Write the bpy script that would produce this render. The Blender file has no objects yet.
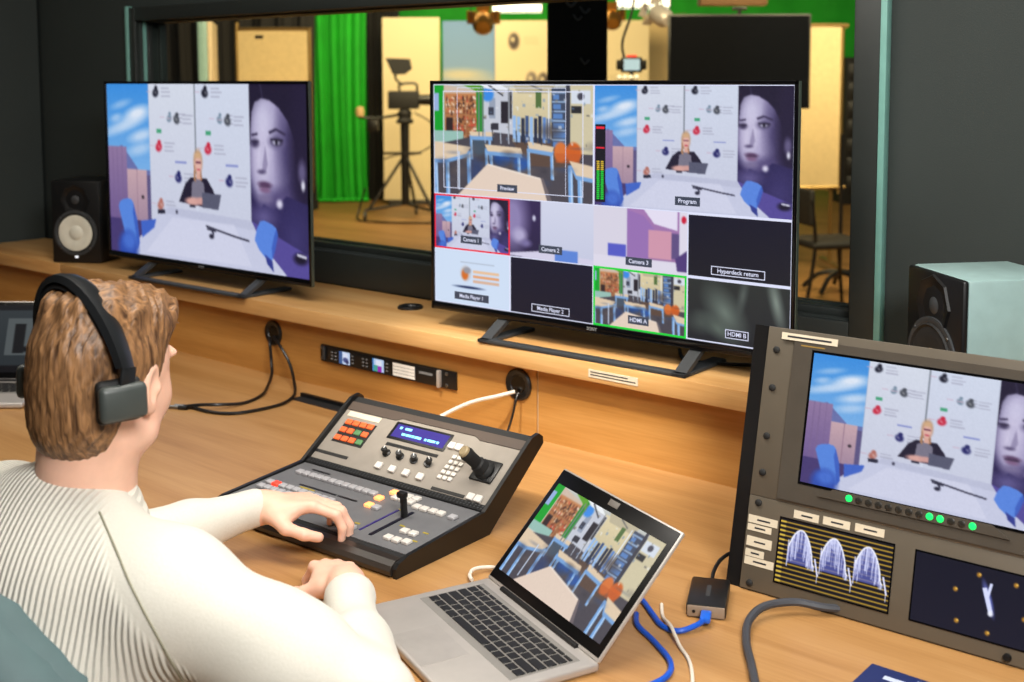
import bpy, bmesh, math, random
import numpy as np
from mathutils import Matrix, Vector

scene = bpy.context.scene
COL = scene.collection
R = math.radians
random.seed(7)

# ------------------------------------------------------------------ camera, world, lights, exposure
cam_d = bpy.data.cameras.new('camera')
cam_d.sensor_width = 36.0
cam_d.lens = 1186.0 / 1024.0 * 36.0
cam_d.shift_y = -(341.0 - 182.2) / 1024.0
cam_d.clip_start = 0.05
cam_d.clip_end = 200
cam_d.dof.use_dof = True
cam_d.dof.focus_distance = 2.05
cam_d.dof.aperture_fstop = 5.0
cam = bpy.data.objects.new('camera', cam_d)
COL.objects.link(cam)
_r = Vector((0.767, 0.641, -0.0026)); _w = Vector((-0.6387, 0.7645, -0.0869))
_w.normalize(); _r = (_r - _r.dot(_w) * _w).normalized(); _u = _r.cross(_w)
M = Matrix((( _r.x, _u.x, -_w.x, 0), (_r.y, _u.y, -_w.y, 0), (_r.z, _u.z, -_w.z, 1.55), (0, 0, 0, 1)))
cam.matrix_world = M
scene.camera = cam

scene.view_settings.view_transform = 'Standard'
scene.view_settings.look = 'None'
scene.view_settings.exposure = 0.0
scene.view_settings.gamma = 1.0
scene.view_settings.use_curve_mapping = False

world = bpy.data.worlds.new('world')
scene.world = world
world.use_nodes = True
world.node_tree.nodes['Background'].inputs[0].default_value = (0.6, 0.7, 0.8, 1)
world.node_tree.nodes['Background'].inputs[1].default_value = 0.08

def area(name, loc, target, sx, sy, power, col):
    d = bpy.data.lights.new(name, 'AREA'); d.shape = 'RECTANGLE'; d.size = sx; d.size_y = sy
    d.energy = power; d.color = col
    o = bpy.data.objects.new(name, d); COL.objects.link(o); o.location = loc
    v = Vector(target) - Vector(loc)
    o.rotation_euler = v.to_track_quat('-Z', 'Y').to_euler()
    return o
# control room: ceiling panels above the desk and a brighter one behind the photographer's right shoulder
area('ceiling_lamp_desk', (-1.3, 1.25, 2.56), (-1.3, 1.35, 0), 1.6, 0.5, 36, (1.0, 0.95, 0.87))
area('ceiling_lamp_left', (-3.0, 0.9, 2.56), (-3.0, 1.2, 0), 1.2, 0.5, 12, (1.0, 0.93, 0.82))
area('ceiling_lamp_room', (0.55, 0.25, 2.45), (-1.1, 1.1, 0.8), 0.7, 0.7, 84, (1.0, 0.98, 0.95))
sd = bpy.data.lights.new('ceiling_spot', 'SPOT'); sd.energy = 140; sd.spot_size = R(30); sd.spot_blend = .7; sd.shadow_soft_size = .05; sd.color = (1.0, .93, .80)
so_ = bpy.data.objects.new('ceiling_spot', sd); COL.objects.link(so_); so_.location = (-1.55, .95, 2.5)
so_.rotation_euler = (Vector((-1.64, 2.04, .80)) - Vector((-1.55, .95, 2.5))).to_track_quat('-Z', 'Y').to_euler()
# studio: unseen warm lamps
area('studio_lamp_near', (-3.6, 4.4, 3.2), (-6.6, 7.2, 0.6), 2.2, 1.2, 190, (1.0, 0.76, 0.44))
area('studio_lamp_far', (-8.2, 8.6, 3.3), (-9.8, 10.8, 0.8), 2.6, 1.2, 210, (1.0, 0.76, 0.44))

area('studio_fill_right', (-2.3, 7.0, 3.3), (-4.6, 10.0, 0), 1.8, 1.2, 170, (1.0, 0.78, 0.48))  # fill lamp added to brighten the dark right part of the studio

# ------------------------------------------------------------------ materials
MATS = {}
def lin(c):
    c = [x / 255.0 for x in c]
    return tuple(x / 12.92 if x <= 0.04045 else ((x + 0.055) / 1.055) ** 2.4 for x in c)
def mat(name, rgb, rough=0.5, metal=0.0, noise=0.06, nscale=30.0, bump=0.0, bscale=120.0, emit=None, estr=0.0, coat=0.0, spec=0.5, stretch=(1, 1, 1), sheen=0.0):
    if name in MATS: return MATS[name]
    m = bpy.data.materials.new(name); m.use_nodes = True
    nt = m.node_tree; b = nt.nodes['Principled BSDF']
    c = lin(rgb)
    b.inputs['Roughness'].default_value = rough
    b.inputs['Metallic'].default_value = metal
    b.inputs['Specular IOR Level'].default_value = spec
    b.inputs['Coat Weight'].default_value = coat
    if sheen: b.inputs['Sheen Weight'].default_value = sheen
    tc = nt.nodes.new('ShaderNodeTexCoord'); mp = nt.nodes.new('ShaderNodeMapping')
    mp.inputs['Scale'].default_value = stretch
    nt.links.new(tc.outputs['Object'], mp.inputs['Vector'])
    n = nt.nodes.new('ShaderNodeTexNoise'); n.inputs['Scale'].default_value = nscale; n.inputs['Detail'].default_value = 3
    nt.links.new(mp.outputs[0], n.inputs['Vector'])
    rp = nt.nodes.new('ShaderNodeValToRGB')
    rp.color_ramp.elements[0].position = 0.3; rp.color_ramp.elements[1].position = 0.7
    rp.color_ramp.elements[0].color = tuple(max(0, x * (1 - noise)) for x in c) + (1,)
    rp.color_ramp.elements[1].color = tuple(min(1, x * (1 + noise)) for x in c) + (1,)
    nt.links.new(n.outputs['Fac'], rp.inputs['Fac'])
    nt.links.new(rp.outputs[0], b.inputs['Base Color'])
    if bump:
        n2 = nt.nodes.new('ShaderNodeTexNoise'); n2.inputs['Scale'].default_value = bscale
        nt.links.new(mp.outputs[0], n2.inputs['Vector'])
        bp = nt.nodes.new('ShaderNodeBump'); bp.inputs['Strength'].default_value = bump; bp.inputs['Distance'].default_value = 0.002
        nt.links.new(n2.outputs['Fac'], bp.inputs['Height']); nt.links.new(bp.outputs[0], b.inputs['Normal'])
    if emit:
        b.inputs['Emission Color'].default_value = lin(emit) + (1,); b.inputs['Emission Strength'].default_value = estr
    MATS[name] = m
    return m

def wood(name, dark, mid, light, rough=0.38, sc=1.0):
    m = bpy.data.materials.new(name); m.use_nodes = True
    nt = m.node_tree; b = nt.nodes['Principled BSDF']; b.inputs['Roughness'].default_value = rough
    tc = nt.nodes.new('ShaderNodeTexCoord'); mp = nt.nodes.new('ShaderNodeMapping')
    mp.inputs['Scale'].default_value = (0.8 * sc, 9 * sc, 9 * sc)
    nt.links.new(tc.outputs['Object'], mp.inputs['Vector'])
    n = nt.nodes.new('ShaderNodeTexNoise'); n.inputs['Scale'].default_value = 1.6; n.inputs['Detail'].default_value = 5; n.inputs['Distortion'].default_value = 0.6
    nt.links.new(mp.outputs[0], n.inputs['Vector'])
    mp2 = nt.nodes.new('ShaderNodeMapping'); mp2.inputs['Scale'].default_value = (4 * sc, 110 * sc, 110 * sc)
    nt.links.new(tc.outputs['Object'], mp2.inputs['Vector'])
    n2 = nt.nodes.new('ShaderNodeTexNoise'); n2.inputs['Scale'].default_value = 2.0; n2.inputs['Detail'].default_value = 4
    nt.links.new(mp2.outputs[0], n2.inputs['Vector'])
    mx = nt.nodes.new('ShaderNodeMath'); mx.operation = 'MULTIPLY_ADD'; mx.inputs[1].default_value = 0.28
    nt.links.new(n2.outputs['Fac'], mx.inputs[0])
    sc2 = nt.nodes.new('ShaderNodeMath'); sc2.operation = 'MULTIPLY'; sc2.inputs[1].default_value = 0.72
    nt.links.new(n.outputs['Fac'], sc2.inputs[0]); nt.links.new(sc2.outputs[0], mx.inputs[2])
    rp = nt.nodes.new('ShaderNodeValToRGB')
    rp.color_ramp.elements[0].position = 0.30; rp.color_ramp.elements[0].color = lin(dark) + (1,)
    rp.color_ramp.elements[1].position = 0.72; rp.color_ramp.elements[1].color = lin(light) + (1,)
    e = rp.color_ramp.elements.new(0.5); e.color = lin(mid) + (1,)
    nt.links.new(mx.outputs[0], rp.inputs['Fac']); nt.links.new(rp.outputs[0], b.inputs['Base Color'])
    bp = nt.nodes.new('ShaderNodeBump'); bp.inputs['Strength'].default_value = 0.12; bp.inputs['Distance'].default_value = 0.001
    nt.links.new(n2.outputs['Fac'], bp.inputs['Height']); nt.links.new(bp.outputs[0], b.inputs['Normal'])
    return m

def screen_mat(name, strength=1.0):
    m = bpy.data.materials.new(name); m.use_nodes = True
    nt = m.node_tree; b = nt.nodes['Principled BSDF']
    b.inputs['Base Color'].default_value = (0.006, 0.006, 0.008, 1); b.inputs['Roughness'].default_value = 0.35
    b.inputs['Specular IOR Level'].default_value = 0.25
    a = nt.nodes.new('ShaderNodeVertexColor'); a.layer_name = 'picture'
    nt.links.new(a.outputs['Color'], b.inputs['Emission Color']); b.inputs['Emission Strength'].default_value = strength
    return m
PRINT = None
def print_mat(name, rough=0.6):
    m = bpy.data.materials.new(name); m.use_nodes = True
    nt = m.node_tree; b = nt.nodes['Principled BSDF']; b.inputs['Roughness'].default_value = rough
    a = nt.nodes.new('ShaderNodeVertexColor'); a.layer_name = 'picture'
    nt.links.new(a.outputs['Color'], b.inputs['Base Color'])
    return m

# ------------------------------------------------------------------ mesh helpers
class B:
    """collects shapes into one mesh"""
    def __init__(s): s.bm = bmesh.new()
    def _fin(s, vs, mtx):
        if mtx is not None: bmesh.ops.transform(s.bm, matrix=mtx, verts=vs)
    def box(s, c, d, bev=0.0, seg=2, mtx=None):
        g = bmesh.ops.create_cube(s.bm, size=1.0); vs = g['verts']
        bmesh.ops.transform(s.bm, matrix=Matrix.Translation(c) @ Matrix.Diagonal((d[0], d[1], d[2], 1)), verts=vs)
        if bev > 0:
            es = list({e for v in vs for e in v.link_edges})
            g2 = bmesh.ops.bevel(s.bm, geom=es, offset=bev, segments=seg, affect='EDGES', profile=0.5)
            vs = list({v for f in g2['faces'] for v in f.verts} | {v for v in vs if v.is_valid})
        s._fin(vs, mtx); return s
    def span(s, x0, x1, y0, y1, z0, z1, bev=0.0, seg=2, mtx=None):
        return s.box(((x0 + x1) / 2, (y0 + y1) / 2, (z0 + z1) / 2), (abs(x1 - x0), abs(y1 - y0), abs(z1 - z0)), bev, seg, mtx)
    def cyl(s, a, b, r, r2=None, n=20, caps=True):
        a = Vector(a); b = Vector(b); d = b - a
        g = bmesh.ops.create_cone(s.bm, cap_ends=caps, segments=n, radius1=r, radius2=r if r2 is None else r2, depth=d.length)
        mtx = Matrix.Translation((a + b) / 2) @ d.to_track_quat('Z', 'Y').to_matrix().to_4x4()
        bmesh.ops.transform(s.bm, matrix=mtx, verts=g['verts']); return s
    def ball(s, c, r, sc=(1, 1, 1), n=16):
        g = bmesh.ops.create_uvsphere(s.bm, u_segments=n, v_segments=max(6, n // 2), radius=r)
        bmesh.ops.transform(s.bm, matrix=Matrix.Translation(c) @ Matrix.Diagonal((sc[0], sc[1], sc[2], 1)), verts=g['verts']); return s
    def lathe(s, prof, mtx=None, n=28):
        """profile [(r, h)] about +Z"""
        rings = []
        for r, h in prof:
            if r < 1e-6: rings.append([s.bm.verts.new((0, 0, h))])
            else: rings.append([s.bm.verts.new((r * math.cos(2 * math.pi * i / n), r * math.sin(2 * math.pi * i / n), h)) for i in range(n)])
        for p, q in zip(rings, rings[1:]):
            for i in range(n):
                j = (i + 1) % n
                if len(p) == 1 and len(q) == 1: break
                if len(p) == 1: s.bm.faces.new((p[0], q[j], q[i]))
                elif len(q) == 1: s.bm.faces.new((p[i], p[j], q[0]))
                else: s.bm.faces.new((p[i], p[j], q[j], q[i]))
        s._fin([v for r in rings for v in r], mtx); return s
    def prism(s, poly, a, b, axis='x', mtx=None):
        """closed polygon extruded from a to b; axis x: poly is (y,z); axis z: poly is (x,y); axis y: poly is (x,z)"""
        def P(p, t): return (t, p[0], p[1]) if axis == 'x' else ((p[0], t, p[1]) if axis == 'y' else (p[0], p[1], t))
        v0 = [s.bm.verts.new(P(p, a)) for p in poly]; v1 = [s.bm.verts.new(P(p, b)) for p in poly]
        n = len(poly)
        s.bm.faces.new(v0); s.bm.faces.new(list(reversed(v1)))
        for i in range(n): s.bm.faces.new((v0[i], v1[i], v1[(i + 1) % n], v0[(i + 1) % n]))
        s._fin(v0 + v1, mtx); return s
    def tube(s, pts, r, n=8, sub=6, flat=None):
        """smooth tube through the points (Catmull-Rom); r may be a list; flat=(scale,normal vector) squashes it"""
        P = [Vector(p) for p in pts]
        Q = []; RR = []
        rl = r if isinstance(r, (list, tuple)) else [r] * len(P)
        for i in range(len(P) - 1):
            p0 = P[max(i - 1, 0)]; p1 = P[i]; p2 = P[i + 1]; p3 = P[min(i + 2, len(P) - 1)]
            for k in range(sub):
                t = k / sub
                Q.append(0.5 * ((2 * p1) + (p2 - p0) * t + (2 * p0 - 5 * p1 + 4 * p2 - p3) * t * t + (3 * p1 - p0 - 3 * p2 + p3) * t ** 3))
                RR.append(rl[i] * (1 - t) + rl[i + 1] * t)
        Q.append(P[-1]); RR.append(rl[-1])
        rings = []; up = None
        for i, q in enumerate(Q):
            t = (Q[min(i + 1, len(Q) - 1)] - Q[max(i - 1, 0)]).normalized()
            if up is None:
                up = Vector((0, 0, 1)) if abs(t.z) < 0.9 else Vector((1, 0, 0))
            up = (up - up.dot(t) * t).normalized(); sd = t.cross(up)
            rings.append([s.bm.verts.new(q + RR[i] * (math.cos(2 * math.pi * k / n) * sd + math.sin(2 * math.pi * k / n) * up)) for k in range(n)])
        for p, q in zip(rings, rings[1:]):
            for i in range(n): s.bm.faces.new((p[i], p[(i + 1) % n], q[(i + 1) % n], q[i]))
        s.bm.faces.new(list(reversed(rings[0]))); s.bm.faces.new(rings[-1])
        return s
    def quad(s, pts):
        s.bm.faces.new([s.bm.verts.new(p) for p in pts]); return s
    def mesh(s, name, m, smooth=False):
        bmesh.ops.recalc_face_normals(s.bm, faces=s.bm.faces[:])
        me = bpy.data.meshes.new(name); s.bm.to_mesh(me); s.bm.free()
        if m is not None: me.materials.append(m)
        if smooth:
            me.polygons.foreach_set('use_smooth', [True] * len(me.polygons))
            me.set_sharp_from_angle(angle=R(38))
        return me
    def out(s, name, m, parent=None, smooth=True, loc=None, rot=None):
        return put(name, s.mesh(name, m, smooth), parent, loc, rot)
def put(name, me, parent=None, loc=None, rot=None, scale=None):
    o = bpy.data.objects.new(name, me); COL.objects.link(o)
    if parent is not None: o.parent = parent
    if loc is not None: o.location = loc
    if rot is not None: o.rotation_euler = rot
    if scale is not None: o.scale = scale
    return o
def thing(name, label, cat, loc=(0, 0, 0), rot=(0, 0, 0), group=None):
    o = bpy.data.objects.new(name, None); COL.objects.link(o); o.empty_display_size = 0.05
    o.location = loc; o.rotation_euler = rot
    return tag(o, label, cat, group)
def tag(o, label, cat, group=None):
    o['label'] = label; o['category'] = cat
    if group: o['group'] = group
    return o
def struct(o, label=None):
    o['kind'] = 'structure'
    if label: o['label'] = label
    return o
def text(name, s, size, m, parent, loc, rot=(0, 0, 0), align='CENTER', bold=0.0):
    cu = bpy.data.curves.new(name, 'FONT'); cu.body = s; cu.size = size; cu.align_x = align; cu.align_y = 'CENTER'; cu.offset = bold
    cu.resolution_u = 3
    o = bpy.data.objects.new('tmp', cu)
    me = bpy.data.meshes.new_from_object(o); bpy.data.objects.remove(o); me.name = name
    me.materials.clear(); me.materials.append(m)
    return put(name, me, parent, loc, rot)
def screws(me, parent, pts, name='screw', rot=None):
    for p in pts: put(name, me, parent, p, rot)

# ------------------------------------------------------------------ flat pictures for screens and printed banners (drawn with numpy)
class Pic:
    def __init__(s, w, h, bg=(0, 0, 0), asp=None):
        s.k = 2; s.W = w * s.k; s.H = h * s.k; s.asp = asp or w / h
        s.a = np.zeros((s.H, s.W, 3), np.float32); s.a[:] = np.array(bg, np.float32)
        s.X = (np.arange(s.W) + 0.5) / s.W; s.Y = (np.arange(s.H) + 0.5) / s.H
    def _win(s, x0, x1, y0, y1):
        i0 = max(0, int(x0 * s.W) - 2); i1 = min(s.W, int(x1 * s.W) + 3); j0 = max(0, int(y0 * s.H) - 2); j1 = min(s.H, int(y1 * s.H) + 3)
        return i0, i1, j0, j1
    def _mix(s, w, m, c):
        i0, i1, j0, j1 = w
        if i1 <= i0 or j1 <= j0: return s
        c = np.array(c, np.float32)
        s.a[j0:j1, i0:i1] = s.a[j0:j1, i0:i1] * (1 - m[..., None]) + c * m[..., None]; return s
    def rect(s, x0, y0, x1, y1, c, c2=None, al=1.0):
        i0, i1, j0, j1 = s._win(x0, x1, y0, y1)
        if i1 <= i0 or j1 <= j0: return s
        m = ((s.X[i0:i1][None] >= x0) & (s.X[i0:i1][None] < x1) & (s.Y[j0:j1][:, None] >= y0) & (s.Y[j0:j1][:, None] < y1)).astype(np.float32) * al
        if c2 is None: return s._mix((i0, i1, j0, j1), m, c)
        t = np.clip((s.Y[j0:j1] - y0) / (y1 - y0), 0, 1)[:, None, None]
        cc = np.array(c, np.float32) * (1 - t) + np.array(c2, np.float32) * t
        s.a[j0:j1, i0:i1] = s.a[j0:j1, i0:i1] * (1 - m[..., None]) + cc * m[..., None]; return s
    def poly(s, pts, c, al=1.0):
        xs = [p[0] for p in pts]; ys = [p[1] for p in pts]
        w = s._win(min(xs), max(xs), min(ys), max(ys)); i0, i1, j0, j1 = w
        if i1 <= i0 or j1 <= j0: return s
        X, Y = np.meshgrid(s.X[i0:i1], s.Y[j0:j1]); ins = np.zeros(X.shape, bool)
        n = len(pts)
        for a in range(n):
            x1, y1 = pts[a]; x2, y2 = pts[(a + 1) % n]
            if y1 == y2: continue
            ins ^= ((y1 > Y) != (y2 > Y)) & (X < (x2 - x1) * (Y - y1) / (y2 - y1) + x1)
        return s._mix(w, ins.astype(np.float32) * al, c)
    def ell(s, cx, cy, rx, ry, c, soft=0.15, rot=0.0, al=1.0):
        e = max(rx, ry * 1.0) * (1 + soft) + 0.01; w = s._win(cx - e * 1.5, cx + e * 1.5, cy - e * 2.2, cy + e * 2.2); i0, i1, j0, j1 = w
        if i1 <= i0 or j1 <= j0: return s
        X, Y = np.meshgrid(s.X[i0:i1] - cx, s.Y[j0:j1] - cy); Y = Y / s.asp
        c_, s_ = math.cos(rot), math.sin(rot); x = X * c_ + Y * s_; y = -X * s_ + Y * c_
        d = np.sqrt((x / rx) ** 2 + (y / (ry / s.asp)) ** 2)
        return s._mix(w, np.clip((1 + soft - d) / (2 * soft + 1e-6), 0, 1) * al, c)
    def line(s, p, q, wd, c, al=1.0):
        dx, dy = q[0] - p[0], (q[1] - p[1]) / s.asp; L = math.hypot(dx, dy) or 1e-9
        nx, ny = -dy / L * wd / 2, dx / L * wd / 2 * s.asp
        return s.poly([(p[0] + nx, p[1] + ny), (q[0] + nx, q[1] + ny), (q[0] - nx, q[1] - ny), (p[0] - nx, p[1] - ny)], c, al)
    def blur(s, n=1):
        for _ in range(n):
            s.a[1:-1] = (s.a[:-2] + 2 * s.a[1:-1] + s.a[2:]) / 4; s.a[:, 1:-1] = (s.a[:, :-2] + 2 * s.a[:, 1:-1] + s.a[:, 2:]) / 4
        return s
    def get(s):
        k = s.k; a = s.a.reshape(s.H // k, k, s.W // k, k, 3).mean((1, 3)); return np.clip(a, 0, 255)
def crop(a, x0, y0, x1, y1, w, h):
    H, W = a.shape[:2]
    ix = np.clip(((x0 + (np.arange(w) + .5) / w * (x1 - x0)) * W).astype(int), 0, W - 1); iy = np.clip(((y0 + (np.arange(h) + .5) / h * (y1 - y0)) * H).astype(int), 0, H - 1)
    return a[iy][:, ix]
def shrink(a, k):
    H, W = a.shape[:2]; return a[:H // k * k, :W // k * k].reshape(H // k, k, W // k, k, 3).mean((1, 3))
def pic_mesh(name, a, w, h, m, gain=1.0):
    """flat sheet w x h in local xz (facing -y), one face per picture element, colours on the face corners' points"""
    H, W = a.shape[:2]
    # points at picture-element centres, borders clamped to the edge
    xs = np.concatenate([[0], (np.arange(1, W - 1) + .5) / W, [1]]) * w - w / 2; zs = h - np.concatenate([[0], (np.arange(1, H - 1) + .5) / H, [1]]) * h
    V = np.zeros((H, W, 3), np.float32); V[..., 0] = xs[None]; V[..., 2] = zs[:, None]
    idx = np.arange(H * W).reshape(H, W)
    F = np.stack([idx[:-1, :-1], idx[1:, :-1], idx[1:, 1:], idx[:-1, 1:]], -1).reshape(-1, 4)
    me = bpy.data.meshes.new(name)
    me.vertices.add(H * W); me.vertices.foreach_set('co', V.ravel())
    me.loops.add(F.size); me.loops.foreach_set('vertex_index', F.ravel().astype(np.int32))
    me.polygons.add(len(F)); me.polygons.foreach_set('loop_start', np.arange(0, F.size, 4, dtype=np.int32))
    me.update(calc_edges=True)
    c = np.clip(a / 255.0, 0, 1); L = np.where(c <= 0.04045, c / 12.92, ((c + 0.055) / 1.055) ** 2.4) * gain
    at = me.color_attributes.new('picture', 'FLOAT_COLOR', 'POINT')
    col = np.ones((H * W, 4), np.float32); col[:, :3] = L.reshape(-1, 3); at.data.foreach_set('color', col.ravel())
    me.materials.append(m)
    return me

def interview(w, h):
    p = Pic(w, h, (206, 212, 230))
    p.rect(0, 0, .235, .75, (58, 140, 220), (150, 190, 232))
    for cx, cy, rx, ry, al in [(.17, .17, .06, .035, .95), (.13, .22, .09, .03, .6), (.06, .27, .1, .025, .5), (.19, .3, .06, .03, .7), (.08, .12, .05, .02, .4), (.18, .38, .06, .03, .5), (.05, .2, .03, .02, .5)]:
        p.ell(cx, cy, rx, ry, (225, 232, 244), .6, -.2, al)
    p.poly([(.08, .36), (.17, .50), (.235, .5), (.235, .8), (0, .8), (0, .40)], (104, 112, 168))
    p.rect(0, .37, .105, .9, (142, 118, 158), (104, 84, 140))
    for x in (.025, .05, .078): p.line((x, .37), (x, .85), .003, (120, 98, 140))
    p.rect(.105, .5, .215, .80, (196, 164, 172), (160, 134, 156))
    p.line((.16, .5), (.16, .8), .004, (150, 120, 140)); p.ell(.19, .66, .008, .012, (60, 50, 60))
    p.rect(.215, .53, .236, .82, (92, 84, 128))
    p.rect(0, .8, .3, 1, (70, 58, 112))
    p.rect(.236, 0, .475, .80, (210, 216, 230), (198, 202, 222)); p.rect(.485, 0, .742, .85, (206, 214, 232), (198, 202, 222))
    p.line((.478, 0), (.478, .5), .006, (120, 128, 140)); p.line((.236, 0), (.236, .78), .003, (170, 176, 196))
    rng = random.Random(3)
    for ox in (0, .255):
        for (x, y, c, r) in [(.275, .045, (22, 24, 40), .016), (.345, .19, (120, 140, 160), .013), (.383, .195, (70, 74, 84), .016), (.285, .355, (196, 40, 66), .017), (.385, .525, (36, 38, 100), .017), (.287, .69, (176, 110, 100), .017)]:
            if ox and y > .65: continue
            p.ell(x + ox, y + .006, r, r * 1.5, c, .3, rng.uniform(-.5, .5)); p.ell(x + ox + .003, y - .022, r * .55, r * .8, c, .3)
            p.ell(x + ox + rng.uniform(-.006, .006), y + .004, r * .45, r * .5, tuple(min(255, int(v * .55 + 110)) for v in c), .5, .6, .75)
            for q in range(3): p.line((x + ox + .03, y - .02 + q * .022), (x + ox + .03 + rng.uniform(.03, .06), y - .02 + q * .022), .005, (168, 170, 190), .8)
            p.line((x + ox - .05, y), (x + ox - .025, y), .004, (200, 170, 190), .7)
        p.line((.275 + ox, .27), (.302 + ox, .27), .014, (70, 160, 120)); p.line((.37 + ox, .44), (.43 + ox, .44), .006, (130, 140, 200))
    # poster with a face in grey violet light, a print of its own
    f = Pic(max(40, int(w * .26)), h, (40, 32, 68), asp=.26 * w / h)
    f.rect(0, 0, 1, 1, (34, 28, 58), (48, 40, 92))
    f.ell(.36, .30, .38, .27, (150, 142, 180), .22, .10)
    f.ell(.30, .46, .27, .17, (158, 150, 188), .25, .25)
    f.ell(.24, .20, .18, .13, (198, 194, 222), .7); f.ell(.22, .40, .15, .12, (206, 200, 226), .7); f.ell(.52, .43, .12, .09, (176, 168, 204), .8)
    f.ell(.66, .36, .16, .26, (74, 66, 108), .7); f.ell(.50, .60, .22, .05, (86, 76, 122), .7)
    f.poly([(0, 0), (1, 0), (1, .62), (.86, .54), (.82, .40), (.76, .28), (.66, .19), (.52, .125), (.36, .085), (.22, .075), (.10, .095), (.04, .15), (.015, .26), (0, .34)], (30, 24, 48))
    f.ell(.92, .3, .22, .4, (34, 27, 54), .4); f.line((.20, .0), (.24, .08), .012, (84, 78, 112), .7)
    f.line((.34, .255), (.46, .235), .035, (52, 44, 74)); f.line((.46, .235), (.62, .262), .028, (52, 44, 74)); f.line((.03, .27), (.14, .262), .03, (56, 48, 78))
    f.ell(.47, .30, .12, .032, (104, 96, 136), .6); f.ell(.47, .30, .095, .021, (46, 40, 66), .35); f.ell(.46, .302, .06, .014, (196, 194, 220), .4); f.ell(.465, .301, .024, .016, (16, 12, 28), .3); f.line((.36, .288), (.58, .292), .018, (30, 24, 46))
    f.ell(.09, .312, .07, .022, (60, 52, 84), .5); f.line((.02, .302), (.16, .302), .016, (34, 28, 50))
    f.poly([(.20, .30), (.27, .30), (.24, .42), (.16, .45)], (188, 182, 212), .7); f.poly([(.27, .32), (.31, .42), (.27, .465), (.20, .46)], (112, 102, 142), .6); f.ell(.20, .462, .07, .012, (88, 78, 114), .5)
    f.ell(.25, .528, .115, .017, (84, 58, 92), .4, .05); f.ell(.25, .555, .095, .017, (126, 96, 132), .4, .05); f.line((.14, .54), (.35, .54), .010, (44, 30, 54)); f.ell(.25, .60, .10, .02, (120, 110, 148), .7)
    f.ell(.885, .45, .06, .055, (96, 88, 126), .5); f.ell(.90, .52, .028, .026, (224, 224, 240), .5)
    f.poly([(.02, .72), (.22, .63), (.40, .66), (.62, .58), (1, .62), (1, 1), (0, 1)], (46, 40, 86)); f.ell(.50, .625, .05, .022, (216, 212, 234), .5); f.ell(.22, .70, .18, .05, (92, 84, 136), .8); f.ell(.75, .8, .2, .12, (58, 52, 104), .8)
    f.ell(.86, .90, .10, .03, (24, 20, 42), .4); f.line((.78, .885), (.96, .895), .03, (200, 200, 222))
    f.blur(2); fi = f.a; H0 = p.H; i0 = int(.742 * p.W); wi = p.W - i0
    ix = (np.arange(wi) / wi * f.W).astype(int); iy = (np.arange(H0) / H0 * f.H).astype(int)
    p.a[:, i0:] = fi[iy][:, ix]
    # table
    p.poly([(.32, .70), (.742, .73), (.80, .86), (.90, 1.0), (.10, 1.0), (.22, .82)], (196, 200, 224)); p.poly([(.33, .70), (.742, .73), (.76, .78), (.30, .74)], (186, 190, 214))
    p.poly([(.35, .76), (.66, .76), (.74, .98), (.2, .98)], (214, 216, 236), .5)
    p.poly([(.742, .73), (1, .88), (1, 1), (.90, 1.0), (.79, .85)], (84, 74, 150))
    # chairs
    p.poly([(.050, .73), (.058, .70), (.075, .685), (.105, .675), (.125, .68), (.135, .70), (.155, .80), (.166, .93), (.155, .97), (.12, .97), (.085, .90)], (86, 132, 218)); p.poly([(.135, .70), (.155, .80), (.166, .93), (.155, .97), (.145, .88), (.13, .76)], (60, 96, 190)); p.ell(.10, .97, .055, .10, (48, 78, 172), .25); p.ell(.105, .93, .035, .05, (70, 110, 204), .4)
    p.poly([(.175, .80), (.26, .78), (.25, .83), (.2, .88), (.18, .90)], (64, 100, 196))
    p.poly([(.782, .725), (.80, .72), (.835, .735), (.855, .755), (.862, .79), (.848, .87), (.835, .925), (.815, .935), (.775, .88), (.755, .83), (.765, .77)], (88, 132, 220)); p.poly([(.855, .755), (.862, .79), (.848, .87), (.835, .925), (.832, .86), (.845, .79)], (62, 96, 190)); p.poly([(.80, .9), (.835, .93), (.84, .99), (.81, .95)], (50, 60, 140))
    p.ell(.96, .9, .03, .03, (26, 22, 44), .4); p.line((.945, .88), (.985, .89), .008, (200, 200, 220))
    # seated woman with a laptop
    p.poly([(.385, .665), (.42, .56), (.45, .52), (.53, .52), (.56, .58), (.585, .66), (.5, .68)], (34, 30, 50)); p.poly([(.455, .55), (.485, .52), (.515, .55), (.52, .64), (.45, .64)], (120, 116, 134))
    p.ell(.488, .43, .022, .066, (182, 140, 104), .25); p.poly([(.467, .45), (.464, .53), (.475, .55), (.476, .45)], (170, 126, 94)); p.poly([(.502, .45), (.508, .53), (.498, .54), (.497, .45)], (160, 116, 88)); p.poly([(.480, .48), (.497, .48), (.50, .53), (.478, .53)], (214, 166, 150))
    p.ell(.489, .445, .017, .05, (222, 176, 164), .25); p.line((.476, .435), (.503, .435), .006, (110, 60, 80)); p.line((.482, .475), (.498, .475), .006, (190, 80, 96)); p.ell(.488, .395, .016, .018, (206, 168, 130), .4)
    p.ell(.46, .655, .04, .022, (214, 164, 156), .3); p.ell(.50, .65, .03, .02, (206, 156, 150), .3)
    p.poly([(.505, .60), (.60, .605), (.585, .69), (.505, .685)], (86, 88, 110)); p.poly([(.44, .675), (.47, .675), (.47, .69), (.44, .69)], (50, 48, 66))
    for a, b in [((.52, .785), (.57, .80)), ((.57, .80), (.66, .825)), ((.66, .825), (.73, .84)), ((.54, .79), (.56, .83)), ((.525, .80), (.57, .81))]: p.line(a, b, .006, (46, 46, 66))
    p.ell(.548, .84, .012, .014, (34, 34, 54), .3); p.ell(.372, .725, .006, .012, (60, 60, 80), .3); p.line((.27, .735), (.31, .73), .014, (40, 40, 60))
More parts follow.
